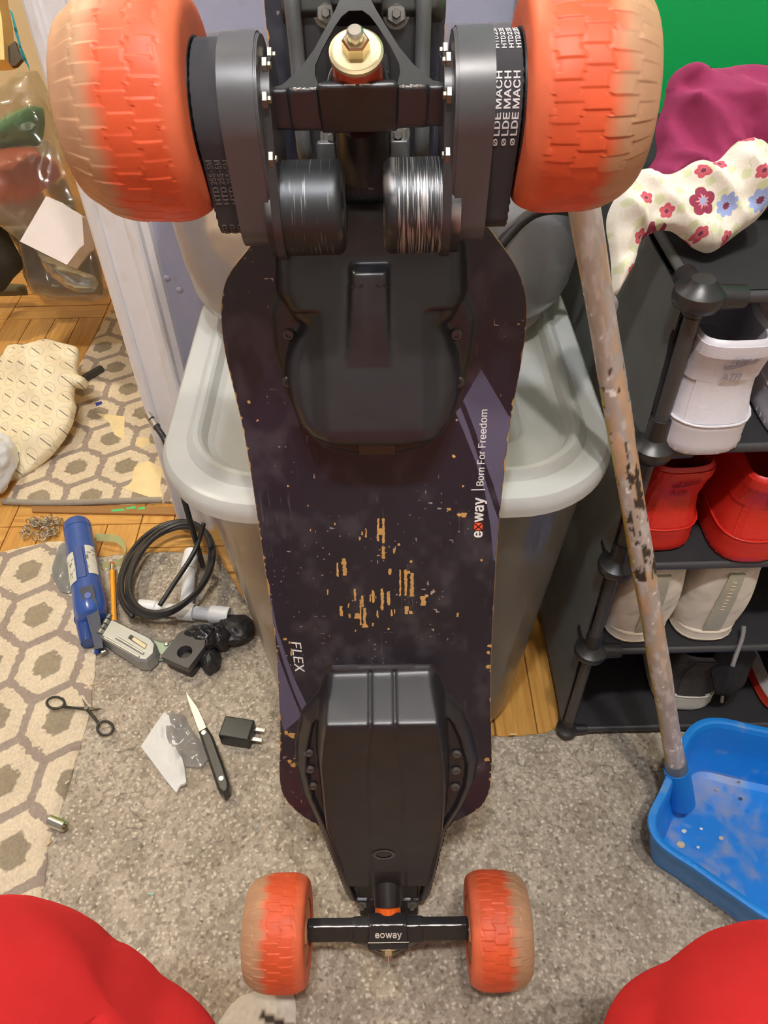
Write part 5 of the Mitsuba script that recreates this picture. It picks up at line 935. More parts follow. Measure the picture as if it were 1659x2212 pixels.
def sticker(t0, t1, a0, a1, r=0.0229):
    aa, tt = np.meshgrid(np.linspace(a0, a1, 14), np.linspace(t0, t1, 20), indexing='ij'); o = []
    for rr in (r, r - 0.0012): o.append(np.stack([rr * np.cos(aa), rr * np.sin(aa), tt * bl_], -1))
    n, m = aa.shape; i, j = np.meshgrid(np.arange(n - 1), np.arange(m - 1), indexing='ij'); a = i * m + j; q = np.stack([a, a + m, a + m + 1, a + 1], -1).reshape(-1, 4); f = np.vstack([q[:, [0, 1, 2]], q[:, [0, 2, 3]]])
    return fr(trimesh.Trimesh(np.vstack([o[0].reshape(-1, 3), o[1].reshape(-1, 3)]), np.vstack([f, f[:, ::-1] + n * m]), process=False))
def stick_col(v):
    q = v - q0; t = q @ bdv; s = q @ ba; d = ((meshkit.noise(np.c_[t * 900, s * 260, t * 0], 3) > 0.6) & (meshkit.noise(np.c_[t * 70, s * 120, t * 0], 5) > 0.52))[:, None]; return np.where(d, lin((120, 118, 106)), lin((206, 204, 190)) * (1 + 0.3 * nz(v, 160, 3)[:, None]))
add(f'{BT}__sticker', sticker(0.40, 0.70, 1.95, 2.75, 0.0233), 'm_matte', stick_col, smooth=True, label='white printed paper sticker'); add(f'{BT}__sticker_001', sticker(0.36, 0.66, 0.45, 1.15, 0.0233), 'm_matte', stick_col, smooth=True, label='white printed paper sticker')
r_ = rbox(0.013, 0.005, bl_ * 0.32, 0.0015); add(f'{BT}__raised_rib', place(r_, q0 + bdv * bl_ * 0.53 + bb_ * 0.0215, ba, bb_, bdv), 'm_satin', (52, 74, 132), 0.15, 80, label='worn raised rib')
l0, l1 = fl(187, 1268, 0.062), fl(214, 1402, 0.020); lv = unit(l1 - l0); la, lb, _ = frame(lv, (0, 0, 1)); lp_ = Polygon([(-0.0095, 0), (0.0095, 0), (0.0105, 0.05), (0.0065, np.linalg.norm(l1 - l0)), (-0.0045, np.linalg.norm(l1 - l0))])
add(f'{BT}__lever', place(extrude(lp_, 0.004), l0, la, lv, lb), 'm_satin', (26, 28, 44), 0.2, 80, 30, label='dark lever arm'); add(f'{BT}__lever__pivot', cyl(l0 + lv * 0.014, l0 + lv * 0.014 + lb * 0.0052, 0.0046, seg=20), 'm_metal', (86, 96, 140), 0.1)
add(f'{BT}__end_ring', place(ring_lathe([(0.020 * 0 + 0.0135, -0.004), (0.0165, -0.004), (0.0165, 0.004), (0.0135, 0.004)], 30), fl(186, 1336, 0.020), bdv, ba, bb_), 'm_gloss', (30, 50, 108), 0.15)
add(f'{BT}__tip', cyl(l1 - lv * 0.01, fl(208, 1412, 0.014), 0.0042, 0.003, 16), 'm_gloss', (36, 70, 140), 0.1); add(f'{BT}__screw', cyl(fl(226, 1412, 0.013), fl(205, 1380, 0.016), 0.0058, seg=6), 'm_metal', (170, 168, 160), 0.1)
# pencil
PC = 'pencil'; tag(PC, 'yellow pencil with a pink eraser leaning on the metal latch', 'pencil'); p0, p1 = fl(242, 1216, 0.021), fl(246, 1342, 0.031); pv = unit(p1 - p0)
add(f'{PC}__shaft', cyl(p0 + pv * 0.018, p1, 0.0037, seg=6), 'm_satin', (238, 156, 30), 0.05, 80, 10, label='yellow hexagonal shaft'); add(f'{PC}__ferrule', cyl(p0 + pv * 0.005, p0 + pv * 0.018, 0.0037, seg=16), 'm_metal', (226, 224, 214), 0.1); add(f'{PC}__eraser', cyl(p0, p0 + pv * 0.005, 0.0034, seg=16, ch=0.001), 'm_matte', (200, 72, 70), 0.1)
# metal latch
LT = 'metal_latch'; tag(LT, 'grey galvanised metal latch with a slot window and a riveted tab', 'latch')
def prism(key, px, h0, h1, ch, mat, col, **k):
    po = Polygon([fl(x, y, h1)[:2] for x, y in px]).buffer(0); a = np.array(po.exterior.coords)[:-1]; b = np.array(po.buffer(-ch).exterior.coords)[:-1]
    low = extrude(po, h1 - h0 - ch); low.apply_translation((0, 0, h0)); pts = [np.r_[p, h1 - ch] for p in a] + [np.r_[p, h1] for p in b]
    top = tm(Manifold.hull_points(np.array(pts))); add(key, [low, top], mat, col, **k)
LB = CT + 0.004
prism(f'{LT}__case', [(240, 1334), (216, 1374), (296, 1426), (316, 1428), (334, 1412), (337, 1390), (326, 1376)], LB, LB + 0.024, 0.003, 'm_dullmetal', (172, 176, 178), smooth=30, label='ribbed grey metal case')
for a, b in (((226, 1378), (300, 1420)), ((252, 1378), (310, 1412))): add(num(f'{LT}__case__ridge'), tube([fl(*a, LB + 0.0245), fl(*b, LB + 0.0245)], 0.0022, 10), 'm_metal', (222, 224, 224), 0.08)
prism(f'{LT}__slot', [(276, 1378), (282, 1370), (318, 1392), (312, 1402)], LB + 0.022, LB + 0.0246, 0.0003, 'm_black', (40, 38, 34), smooth=False); prism(f'{LT}__slot_slider', [(284, 1381), (289, 1375), (317, 1393), (312, 1401)], LB + 0.023, LB + 0.0258, 0.0006, 'm_satin', (214, 202, 162), smooth=False, label='ivory slider in the slot')
prism(f'{LT}__tab', [(332, 1383), (372, 1387), (368, 1398), (356, 1426), (334, 1427), (328, 1414)], LB, LB + 0.0022, 0.0003, 'm_dullmetal', (150, 168, 152), smooth=30, label='greenish tab with two rivets')
for x, y in ((360, 1392), (347, 1418)): add(num(f'{LT}__tab__rivet'), place(lathe([(0, 0), (0.004, 0), (0.003, 0.002), (0, 0.0028)], 14), fl(x, y, LB + 0.002), *frame((0, 0, 1))), 'm_metal', (222, 222, 216), 0.1)
for i in range(4):
    a = fl(238 - 6.0 * i, 1330 + 10.5 * i, LB + 0.020); b = fl(238 - 6.0 * (i + 0.8), 1330 + 10.5 * (i + 0.8), LB + 0.020); add(num(f'{LT}__knuckle'), cyl(a, b, 0.0048, seg=18), 'm_dullmetal', (168, 170, 160) if i % 2 else (140, 142, 138), 0.2)
# white plastic pipe with a branch
PP = 'plastic_pipe'; tag(PP, 'white plastic pipe fitting with a branch lying through the cable coil', 'pipe')
def pipe(p, q, r, col=(226, 228, 230), key='tube', hollow=True, **k):
    p, q = np.asarray(p), np.asarray(q); h = np.linalg.norm(q - p); m = ring_lathe([(r - 0.0022, 0.001), (r - 0.001, 0), (r, 0.0008), (r, h - 0.0008), (r - 0.001, h), (r - 0.0022, h - 0.001)], 40) if hollow else lathe([(0, 0), (r, 0), (r, h), (0, h)], 40)
    add(num(f'{PP}__{key}'), place(m, p, *frame(q - p)), 'm_satin', col, 0.04, 60, 40, **k)
a0, a1 = fl(300, 1311, CT + 0.016), fl(496, 1331, CT + 0.016); ad = unit(a1 - a0); al = np.linalg.norm(a1 - a0); P_ = lambda t: a0 + ad * al * t
pipe(P_(0.0), P_(0.20), 0.0115, key='coupling'); pipe(P_(0.1), P_(0.9), 0.0098); pipe(P_(0.44), P_(0.62), 0.0130, key='coupling'); pipe(P_(0.79), P_(1.0), 0.0132, key='coupling'); add(f'{PP}__end_plug', cyl(P_(0.93), P_(0.985), 0.0108, seg=36), 'm_satin', (176, 186, 204), 0.05)
b0, b1 = fl(394, 1290, CT + 0.018), fl(416, 1192, CT + 0.024); pipe(P_(0.52), b0 + (b1 - b0) * 0.75, 0.0095, key='branch'); pipe(b0 + (b1 - b0) * 0.58, b1, 0.0125, key='coupling'); 
# cable coil
rc_ = random.Random(4); pts = []
for t in np.linspace(0, 2 * np.pi * 4.6, 190):
    k = t / (2 * np.pi); x = 358 + (98 - 3.0 * k + 4 * math.sin(k * 2.1)) * math.cos(t + 2.2) + 16 * math.sin(t + 2.2) * -1 + 3 * k; y = 1232 + (100 - 2.5 * k + 5 * math.cos(k * 2.7)) * math.sin(t + 2.2) - 0.20 * (x - 358)
    h = CT + 0.030 + 0.004 * k + 0.012 * math.sin(t + 2.2 + 0.5); pts.append(fl(x, y, h))
tail = [fl(345, 1308, 0.050), fl(390, 1240, 0.062), fl(425, 1180, 0.075), fl(440, 1130, 0.10)]
up = [wall_pt(447, 1098, 0.56), wall_pt(430, 1050, 0.66), wall_pt(390, 985, 0.80), wall_pt(356, 948, 0.855)]
CB = 'coiled_cable'; tag(CB, 'coiled black cable with silver connectors beside the lidded tub', 'cable')
add(f'{CB}__lead', tube(spline(np.array(pts), 520), 0.0037, 10), 'm_satin', (36, 35, 35), 0.2, 60, True, label='black cable')
add(f'{CB}__lead_001', tube(spline(np.array(tail), 60), 0.0036, 10), 'm_satin', (36, 35, 35), 0.2, 60, True); 
pl0, pl1 = fl(428, 1160, 0.050), fl(420, 1198, 0.042)
for nm, a, b, r in (('connector', pl0, pl0 + (pl1 - pl0) * 0.5, 0.0046), ('connector', pl0 + (pl1 - pl0) * 0.55, pl1, 0.0042)): add(num(f'{CB}__{nm}'), cyl(a, b, r, seg=20, ch=0.0006), 'm_metal', (216, 216, 212), 0.1, label='silver metal connector')
# second cable end by the door casing
C2 = 'cable_end'; tag(C2, 'black cable end with a silver plug sticking out beside the door casing', 'cable'); e0, e1 = wall_pt(320, 896, 0.845), wall_pt(353, 944, 0.80); ed = unit(e1 - e0)
add(f'{C2}__plug', [cyl(e0, e0 + ed * 0.012, 0.0052, seg=20, ch=0.0008), cyl(e0 + ed * 0.016, e0 + ed * 0.030, 0.0058, seg=20, ch=0.0008)], 'm_metal', (210, 210, 208), 0.1, label='silver plug'); add(f'{C2}__lead', tube(np.array([e0 + ed * 0.01, e0 + ed * 0.03, e1 * 0.7 + e0 * 0.3, e1, e1 + ed * 0.012 + np.array((0, 0, -0.012)), e1 + ed * 0.016 + np.array((0, 0, -0.05)), e1 + ed * 0.016 + np.array((0, 0, -0.25))]), 0.0042, 12), 'm_satin', (30, 30, 30), 0.1, 60, True)
# black clamp
CL = 'black_clamp'; tag(CL, 'black plastic clamp bracket with a round hole beside the white pipe', 'clamp')
c0 = fl(412, 1425, CT); cx_, cy_ = unit(fl(440, 1432, CT) - fl(388, 1410, CT)), None; cx_ = unit(np.array((cx_[0], cx_[1], 0))); cy_ = np.array((-cx_[1], cx_[0], 0))
blk = tm(Manifold.cube((0.042, 0.056, 0.034), True) - Manifold.cylinder(0.1, 0.0105, 0.0105, 36, True).translate((0.004, -0.010, 0))); add(f'{CL}__block', place(rbox(0.042, 0.026, 0.020, 0.003), c0 + np.array((0, 0, 0.011)) + cy_ * -0.012, cx_, cy_, (0, 0, 1)), 'm_satin', (30, 30, 31), 0.15, 60, 30)
pv_ = [(-0.021, -0.026), (0.021, -0.026), (0.021, 0.010), (0.012, 0.026), (-0.012, 0.030), (-0.021, 0.016)]; pl2 = Polygon(pv_).buffer(0.002).difference(Point(0.003, -0.008).buffer(0.0105)); add(f'{CL}__face_plate', place(extrude(pl2, 0.012), c0 + np.array((0, 0, 0.020)), cx_, cy_, (0, 0, 1)), 'm_satin', (66, 65, 66), 0.12, 60, 30, label='grey-black face plate with a hole')
for i, (x, y, h, s) in enumerate(((440, 1380, 0.024, (0.030, 0.022, 0.020)), (466, 1378, 0.022, (0.024, 0.020, 0.017)), (508, 1362, 0.018, (0.027, 0.026, 0.016)), (450, 1372, 0.028, (0.018, 0.013, 0.012)), (455, 1428, 0.018, (0.014, 0.018, 0.016)))):
    p = fl(x, y, h); m = trimesh.creation.icosphere(4, 1.0); v = np.array(m.vertices); v = v * (1 + 0.5 * nz(v, 1.6, i) + 0.25 * np.abs(nz(v, 4.5, i + 7)))[:, None] * np.array(s); v[:, 2] = np.maximum(v[:, 2] + p[2], CT + 0.001); v[:, :2] += p[:2]; m.vertices = v
    add(num(f'{CL}__jaw' if i in (2, 4) else f'{CL}__wrapping'), m, 'm_gloss' if i not in (2, 4) else 'm_satin', (30, 30, 32), 0.2, 80, True)
# chain heap
ch_ = []; rr = random.Random(8); cc = fl(92, 1141, 0.006)
for i in range(64):
    a, r = rr.uniform(0, 6.28), 0.032 * math.sqrt(rr.random()); m = ring_lathe([(0.0044, 0), (0.0052, 0.0008), (0.006, 0), (0.0052, -0.0008)], 18); ax_ = frame((rr.uniform(-1, 1), rr.uniform(-1, 1), rr.uniform(0.1, 1))); ch_.append(place(m, (cc[0] + r * math.cos(a), cc[1] + r * 0.8 * math.sin(a), 0.006 + rr.random() * 0.014 * (1 - r / 0.036)), ax_[0] * 1.2, ax_[1], ax_[2]))
add('metal_chain', ch_, 'm_metal', (214, 212, 198), 0.2, 300, True, label='heap of small silver chain on the parquet beside the blue tool', cat='chain', kind='stuff')
# clear film, ribbon, wooden strip
flat('clear_film', [(112, 1225), (128, 1178), (150, 1165), (160, 1230), (165, 1268), (148, 1282), (130, 1278), (114, 1250)], 0.0145, 0.0004, 'm_film', (232, 236, 236), 3, 0.006, label='scrap of clear plastic film tucked under the blue tool', cat='film')
rb_ = spline([fl(x, y, h) for x, y, h in ((205, 1160, 0.02), (232, 1162, 0.026), (258, 1168, 0.026), (270, 1186, 0.022), (266, 1208, 0.018), (250, 1218, 0.014), (222, 1222, 0.013))], 70); rbm = [np.stack([p + np.array((0, 0, 0.006 * s)) + np.array((0.0022, 0.0022, 0)) * s for p in rb_]) for s in (-1, 1)]
gr = np.stack(rbm, 1); i = np.arange(len(rb_) - 1); q = np.stack([2 * i, 2 * i + 2, 2 * i + 3, 2 * i + 1], -1); f = np.vstack([q[:, [0, 1, 2]], q[:, [0, 2, 3]]]); V = gr.reshape(-1, 3)
add('yellow_ribbon', trimesh.Trimesh(np.vstack([V, V + (0.0005, 0.0005, 0)]), np.vstack([f, f[:, ::-1] + len(V)]), process=False), 'm_satin', (206, 204, 140), 0.15, 60, True, label='pale yellow-green ribbon looping out from behind the blue tool', cat='ribbon')
WS = 'wooden_strip'; sp_ = [(68, 1092), (150, 1094), (380, 1093), (382, 1111), (150, 1107), (69, 1105)]
prism(WS, sp_, 0.0005, 0.004, 0.0006, 'm_satin', (146, 104, 58), smooth=30); tag(WS, 'thin brown wooden strip with shiny green marks along the end of the far rug', 'strip')
for i, (x0, x1, y) in enumerate(((240, 268, 1103), (272, 292, 1098), (297, 312, 1099))): prism(num(f'{WS}__green_mark'), [(x0, y - 2), (x1, y - 5), (x1 + 1, y), (x0 + 1, y + 2)], 0.0038, 0.0044, 0.0001, 'm_gloss', (70, 190, 110), smooth=False)
# printed wrapping paper and the white bag beside it
def fx_print(p, n, uv):
    c = mikit.mix(C3((232, 220, 188)), C3((222, 208, 174)), mikit.fbm(uv.x * 40, uv.y * 40, 1)); x, y = uv.x / 0.030, uv.y / 0.032; x = x + 0.5 * (dr.floor(y) - 2 * dr.floor(dr.floor(y) * 0.5)); dx, dy = x - dr.floor(x) - 0.5, y - dr.floor(y) - 0.5
    r = dr.sqrt(dx * dx + dy * dy * 0.8); ring = mikit.smoothstep(0.035, 0.015, dr.abs(r - 0.36)); sl = mikit.smoothstep(0.045, 0.02, dr.abs(dy + 0.25 * dx)) * mikit.smoothstep(0.30, 0.26, dr.abs(dx)); s2 = mikit.smoothstep(0.03, 0.012, dr.abs(dy - 0.16)) * mikit.smoothstep(0.18, 0.15, dr.abs(dx))
    return mikit.mix(mikit.mix(c, C3((196, 188, 170)), dr.maximum(ring * 0.7, s2 * 0.6)), C3((124, 116, 104)), sl)
proc_mat('m_printed_paper', fx_print, 0.6, 0.4)
def paper(key, px, o, nrm, res, thick, seed, **kw):
    a, b, d = frame(nrm, (0, 0, 1)); P = [((plane_pt(x, y, o, d) - o) @ a, (plane_pt(x, y, o, d) - o) @ b) for x, y in px]; po = Polygon(P).buffer(0)
    def h(p, sd):
        q = pts2(p); return thick * (0.35 + 0.65 * np.clip(sd / 0.03, 0, 1)) * (0.55 + 0.9 * meshkit.noise(q * 22, seed)) + 0.010 * np.abs(nz(q, 28, seed + 2)) * np.clip(sd / 0.006, 0, 1)
    me, uvp = pillow(po, res, h, 0.003); return add(key, place(me, o, a, b, d), smooth=25, **({'uv': uvp, **kw} if kw.get('mat') in PROC else kw)) if False else _paper_add(key, me, uvp, o, a, b, d, kw)
def _paper_add(key, me, uvp, o, a, b, d, kw):
    m = trimesh.Trimesh(place(me, o, a, b, d).vertices, me.faces, process=False); mat = kw.pop('mat'); add(key, m, mat, smooth=True, **({'uv': uvp} if mat in PROC else {}), **kw)
paper('printed_paper', [(-70, 830), (0, 780), (30, 752), (70, 750), (110, 742), (160, 752), (173, 757), (168, 800), (172, 815), (192, 826), (185, 842), (162, 838), (160, 862), (166, 880), (158, 915), (140, 950), (112, 985), (70, 1020), (40, 1040), (-80, 1060)], fl(70, 900, 0.045), (-0.15, -0.35, 0.92), 0.005, 0.034, 4,
      mat='m_printed_paper', label='crumpled cream wrapping paper printed with small round marks', cat='wrapping paper')
lump('white_plastic_bag', fl(-22, 1000, 0.05), (0.040, 0.055, 0.048), 31, 'm_gloss', (212, 216, 220), 0.3, 'white plastic bag at the left edge in front of the printed paper', 'bag', floorz=0.002)
rd0, rd1 = fl(170, 826, 0.014), fl(221, 796, 0.014); add('black_rod', cyl(rd0, rd1, 0.0088, seg=6, ch=0.001), 'm_satin', (52, 52, 46), 0.15, 80, 20, label='short black hexagonal rod by the corner of the printed paper', cat='rod')
for i, (px, lab) in enumerate((([(209, 893), (270, 900), (268, 930), (270, 952), (248, 940), (240, 925), (236, 912)], 'torn cream tape scrap with a tail, nearest the printed paper on the far rug'), ([(296, 944), (322, 948), (324, 960), (308, 968), (292, 962)], 'small cream tape scrap close to the door casing'), ([(302, 1000), (322, 996), (352, 1012), (346, 1050), (352, 1080), (322, 1074), (292, 1064), (268, 1056), (285, 1040), (290, 1010)], 'large torn cream tape scrap at the corner of the far rug'))):
    flat(num('tape_scrap'), px, 0.0092, 0.0005, 'm_matte', (226, 206, 158), i, 0.0015, label=lab, cat='tape scrap')
flat('blue_paper_bit', [(206, 871), (219, 867), (221, 872), (208, 878)], 0.0092, 0.001, 'm_matte', (50, 62, 130), 1, 0.0003, 0.002, label='tiny blue bit on the far rug', cat='bit')
# scissors
SC = 'small_scissors'; tag(SC, 'small black scissors lying open across the edge of the hexagon rug', 'scissors')
S_ = lambda x, y: fl(x, y, CT + 0.009)
for cx0, cy0, rx, ry, an_ in ((120, 1518, 19, 12.5, 0.1), (227, 1573, 17, 15, 0.0)):
    lo = [S_(cx0 + rx * math.cos(t), cy0 + ry * math.sin(t)) for t in np.linspace(0, 2 * np.pi, 41)]; add(num(f'{SC}__finger_ring'), tube(lo, 0.0017, 8, False), 'm_satin', (40, 40, 34), 0.15, 60, True)
for pl, nm in (([(137, 1526), (160, 1529), (190, 1531)], 0), ([(214, 1563), (202, 1548), (184, 1528)], 1)): add(num(f'{SC}__arm'), tube([S_(*p) for p in pl], [0.0017, 0.0018, 0.0024], 8), 'm_satin', (40, 40, 34), 0.15, 60, True)
for pl in ([(186, 1526), (219, 1530), (186, 1536)], [(176, 1506), (194, 1530), (186, 1535)]): prism(num(f'{SC}__blade'), pl, CT + 0.0075, CT + 0.0095, 0.0002, 'm_dullmetal', (84, 82, 74), smooth=False)
add(f'{SC}__pivot', cyl(S_(187, 1531) + (0, 0, -0.002), S_(187, 1531) + (0, 0, 0.0025), 0.0026, seg=14), 'm_dullmetal', (110, 108, 100), 0.1)
# tissue, knife, charger, battery
def tissue(key, px, h, seed, mat, col, lab, amp=0.004):
    po = Polygon([fl(x, y, CT + h)[:2] for x, y in px]).buffer(0)
    def hf(p, sd): q = pts2(p); return 0.001 + amp * 2.2 * np.abs(nz(q, 40, seed)) * np.clip(sd / 0.006, 0.1, 1) + amp * 0.5 * meshkit.noise(q * 18, seed)
    me, _ = pillow(po, 0.003, hf, 0.0); v = np.array(me.vertices); v[:, 2] += CT + h; me.vertices = v; add(key, me, mat, col, 0.06, 60, 30, label=lab, cat='tissue')
tissue('plastic_wrap', [(362, 1543), (398, 1546), (416, 1580), (444, 1612), (456, 1634), (437, 1660), (397, 1657), (374, 1630), (360, 1590)], 0.002, 6, 'm_film', (238, 238, 236), 'crumpled clear wrap under the knife handle', 0.010)
tissue('paper_tissue', [(305, 1614), (330, 1576), (355, 1541), (372, 1545), (378, 1580), (386, 1612), (400, 1660), (404, 1694), (390, 1700), (382, 1716), (355, 1682), (328, 1645)], 0.003, 4, 'm_matte', (214, 214, 210), 'folded white paper tissue on the carpet left of the knife', 0.011)
KN = 'paring_knife'; tag(KN, 'paring knife with a black riveted handle on the carpet', 'knife'); kz = CT + 0.016
bl2 = [(401, 1491), (405, 1498), (428, 1530), (440, 1556), (447, 1574), (431, 1583), (422, 1560), (412, 1532), (403, 1505)]; prism(f'{KN}__blade', bl2, kz, kz + 0.0012, 0.0004, 'm_dullmetal', (206, 202, 192), smooth=30, label='steel blade')
hd = [(428, 1578), (446, 1568), (460, 1590), (470, 1620), (484, 1656), (495, 1690), (494, 1706), (483, 1717), (470, 1704), (468, 1686), (452, 1650), (440, 1612), (434, 1592)]; hd = [(x, y) for x, y in hd]
prism(f'{KN}__handle', hd, kz - 0.007, kz + 0.008, 0.003, 'm_satin', (44, 44, 40), smooth=40, label='black handle')
for x, y in ((440, 1582), (478, 1681)): add(num(f'{KN}__handle__rivet'), place(lathe([(0, -0.004), (0.0032, -0.004), (0.0032, 0.0004), (0, 0.0008)], 16), fl(x, y, kz + 0.008), *frame((0, 0, 1))), 'm_metal', (214, 212, 204), 0.05)
CG = 'charger_plug'; tag(CG, 'small black charger block with two metal prongs on the carpet', 'charger'); t0, t1, t3 = fl(488, 1545, 0.034), fl(552, 1555, 0.034), fl(469, 1588, 0.034); ux = unit(t1 - t0); uy = unit((t0 - t3) - ux * ((t0 - t3) @ ux)); w_, d_ = np.linalg.norm(t1 - t0), np.linalg.norm(t0 - t3)
cg = rbox(w_, d_, 0.024, 0.0022); add(f'{CG}__body', place(cg, (t0 + t1 + t3 - t0 + (t1 - t0) * 0) / 2 + (0, 0, -0.012), ux, uy, (0, 0, 1)), 'm_satin', (32, 35, 33), 0.12, 60, 30, label='black block')
cc0 = (t1 + t3) / 2; 
for s in (-1, 1): add(num(f'{CG}__prong'), place(rbox(0.016, 0.0055, 0.0018, 0.0005), cc0 + ux * (w_ / 2 + 0.007) + uy * (0.007 * s) + (0, 0, -0.010), ux, uy, (0, 0, 1)), 'm_metal', (206, 204, 196), 0.1, label='metal prong')
BA = 'battery_cell'; tag(BA, 'small silver and green battery cell on the edge of the hexagon rug', 'battery'); b0, b1 = fl(106, 1772, CT + 0.013), fl(140, 1786, CT + 0.013)
def bat_col(v):
    d = unit(b1 - b0); r = (v - b0) - ((v - b0) @ d)[:, None] * d; g = np.clip((r[:, 1] - 0.002) / 0.003, 0, 1)[:, None]; return lin((206, 206, 200)) * (1 - g) + lin((150, 206, 120)) * g
add(f'{BA}__can', cyl(b0, b1, 0.0066, seg=40, ch=0.0008), 'm_metal', bat_col, smooth=35); add(f'{BA}__terminal', cyl(b1, b1 + unit(b1 - b0) * 0.0014, 0.0034, seg=20), 'm_dullmetal', (120, 112, 80), 0.1)
# loose bits on the carpet
bits = [(205, 1477, 26, 0.35, (200, 178, 140)), (145, 1690, 10, 0.8, (214, 208, 196)), (326, 1931, 14, -0.05, (150, 204, 180)), (555, 1785, 8, 1.2, (170, 176, 182)), (1108, 1586, 18, 0.02, (226, 204, 150)), (105, 1822, 14, 0.9, (204, 180, 130)), (280, 1510, 4, 0.3, (150, 60, 60)), (300, 2050, 9, 0.6, (230, 224, 206)), (1370, 2115, 8, 0.2, (232, 230, 224)), (348, 2042, 7, 0.9, (226, 218, 200)), (445, 2078, 9, 0.2, (228, 220, 204)), (1010, 1652, 8, 0.5, (220, 206, 170)), (520, 1700, 6, 1.0, (222, 214, 200))]
names = ['pale straw bit at the rug edge below the black clamp', 'white thread bit on the rug edge', 'pale green sliver on the carpet left of the lower wheel', 'grey fibre on the carpet beside the tub end of the deck', 'pale wood splinter near the foot of the lidded tub', 'straw bit under the battery cell', 'tiny dark red crumb right of the scissors', 'white chip beside the left red knee', 'white chip beside the right red knee', 'cream chip between the left knee and lower wheel', 'cream crumb nearest the grey rug scrap', 'cream crumb between the tub and the deck', 'cream crumb below the knife']
for (x, y, l, a, c), nm in zip(bits, names):
    p = fl(x, y, CT + 0.003); m = rbox(l * 0.00054, 0.0016, 0.0014, 0.0005); add(num('floor_bit'), rotz(m, a, p), 'm_matte', c, 0.1, label=nm, cat='bit')

# ------------------------------------------------------------------ bags and boxes beyond the doorway
def heap(key, px, Y, thick, seed, mat, col, lab, cat, amp=0.3, res=0.008, n=(0, -0.8, 0.6), flatf=False, var=0.12, smooth=50):
    c = np.mean(px, 0); o = wall_pt(c[0], c[1], Y); a, b, d = frame(n, (0, 0, 1)); P = [((plane_pt(x, y, o, d) - o) @ a, (plane_pt(x, y, o, d) - o) @ b) for x, y in px]; po = Polygon(P).buffer(0)
    def h(p, sd):
        q = pts2(p); base = thick * (np.clip(sd / 0.006, 0, 1) if flatf else np.sqrt(np.clip(1 - (1 - np.clip(sd / (thick * 1.2), 0, 1)) ** 2, 0, 1))); return base + amp * thick * (np.abs(nz(q, 22, seed)) * 2 - 0.3) * np.clip(sd / 0.02, 0, 1) * (0 if flatf else 1)
    if flatf: me = extrude(po, thick)
    else: me, _ = pillow(po, res, h, thick * 0.8)
    add(key, place(me, o, a, b, d), mat, col, var, 20, smooth, label=lab, cat=cat)
heap('yellow_carton', [(-120, -60), (12, -60), (18, 10), (28, 60), (32, 110), (34, 150), (-120, 165)], 1.92, 0.05, 1, 'm_satin', (240, 210, 140), 'yellow carton at the top left beyond the doorway', 'carton', flatf=True)
heap('teal_scarf', [(20, 20), (27, 26), (36, 60), (46, 100), (62, 140), (66, 156), (58, 140), (45, 122), (40, 95), (32, 70), (26, 40)], 1.60, 0.02, 2, 'm_cloth', (62, 150, 160), 'fluffy teal scarf hanging along the door casing', 'scarf', 0.5, 0.004)
heap('dark_card', [(16, 112), (38, 94), (44, 115), (52, 132), (40, 146), (30, 148)], 1.86, 0.012, 3, 'm_satin', (74, 58, 42), 'dark brown square card behind the teal scarf', 'card', flatf=True)
heap('green_pouch', [(-20, 290), (0, 262), (40, 240), (76, 228), (94, 232), (98, 262), (95, 290), (88, 318), (50, 314), (12, 320), (-20, 326)], 1.60, 0.05, 4, 'm_gloss', (86, 148, 104), 'dark green pouch inside the clear bag', 'pouch', 0.5)
heap('red_pouch', [(-60, 330), (0, 322), (50, 315), (90, 320), (120, 345), (134, 380), (110, 400), (92, 412), (62, 430), (20, 440), (-60, 425)], 1.56, 0.045, 5, 'm_gloss', (214, 116, 88), 'salmon red pouch inside the clear bag', 'pouch', 0.4)
heap('cream_tag', [(82, 320), (104, 306), (124, 330), (96, 344)], 1.50, 0.008, 6, 'm_matte', (226, 216, 190), 'small cream tag on the red pouch', 'tag', flatf=True)
heap('beige_papers', [(-60, 430), (20, 436), (60, 424), (90, 410), (102, 440), (100, 470), (78, 490), (-60, 486)], 1.58, 0.03, 7, 'm_matte', (206, 192, 172), 'beige papers below the red pouch', 'papers', 0.3)
heap('olive_packet', [(96, 396), (140, 384), (160, 430), (168, 470), (130, 440), (104, 420)], 1.62, 0.03, 8, 'm_satin', (176, 162, 112), 'olive packet behind the white carton', 'packet', 0.3)
heap('white_carton', [(70, 533), (125, 439), (158, 452), (200, 480), (204, 540), (194, 548), (168, 582)], 1.36, 0.05, 9, 'm_satin', (220, 210, 206), 'plain white carton tilted in the clear bag', 'carton', flatf=True)
heap('silver_foil', [(78, 540), (100, 552), (130, 566), (168, 584), (205, 596), (214, 612), (205, 630), (170, 632), (140, 620), (112, 598), (92, 575)], 1.35, 0.03, 10, 'm_metal', (196, 202, 208), 'crinkled silver foil below the white carton', 'foil', 1.1, 0.004, smooth=20)
heap('dark_bag', [(-80, 480), (0, 488), (16, 500), (48, 560), (50, 580), (30, 600), (8, 630), (-80, 640)], 1.52, 0.05, 11, 'm_cloth', (52, 48, 40), 'dark bag at the left edge below the beige papers', 'bag', 0.3)
heap('grey_sack', [(0, 486), (70, 488), (100, 470), (160, 450), (215, 560), (225, 635), (150, 640), (70, 634), (52, 600), (40, 540)], 1.60, 0.04, 12, 'm_gloss', (132, 124, 114), 'grey plastic sack behind the white carton', 'sack', 0.5)
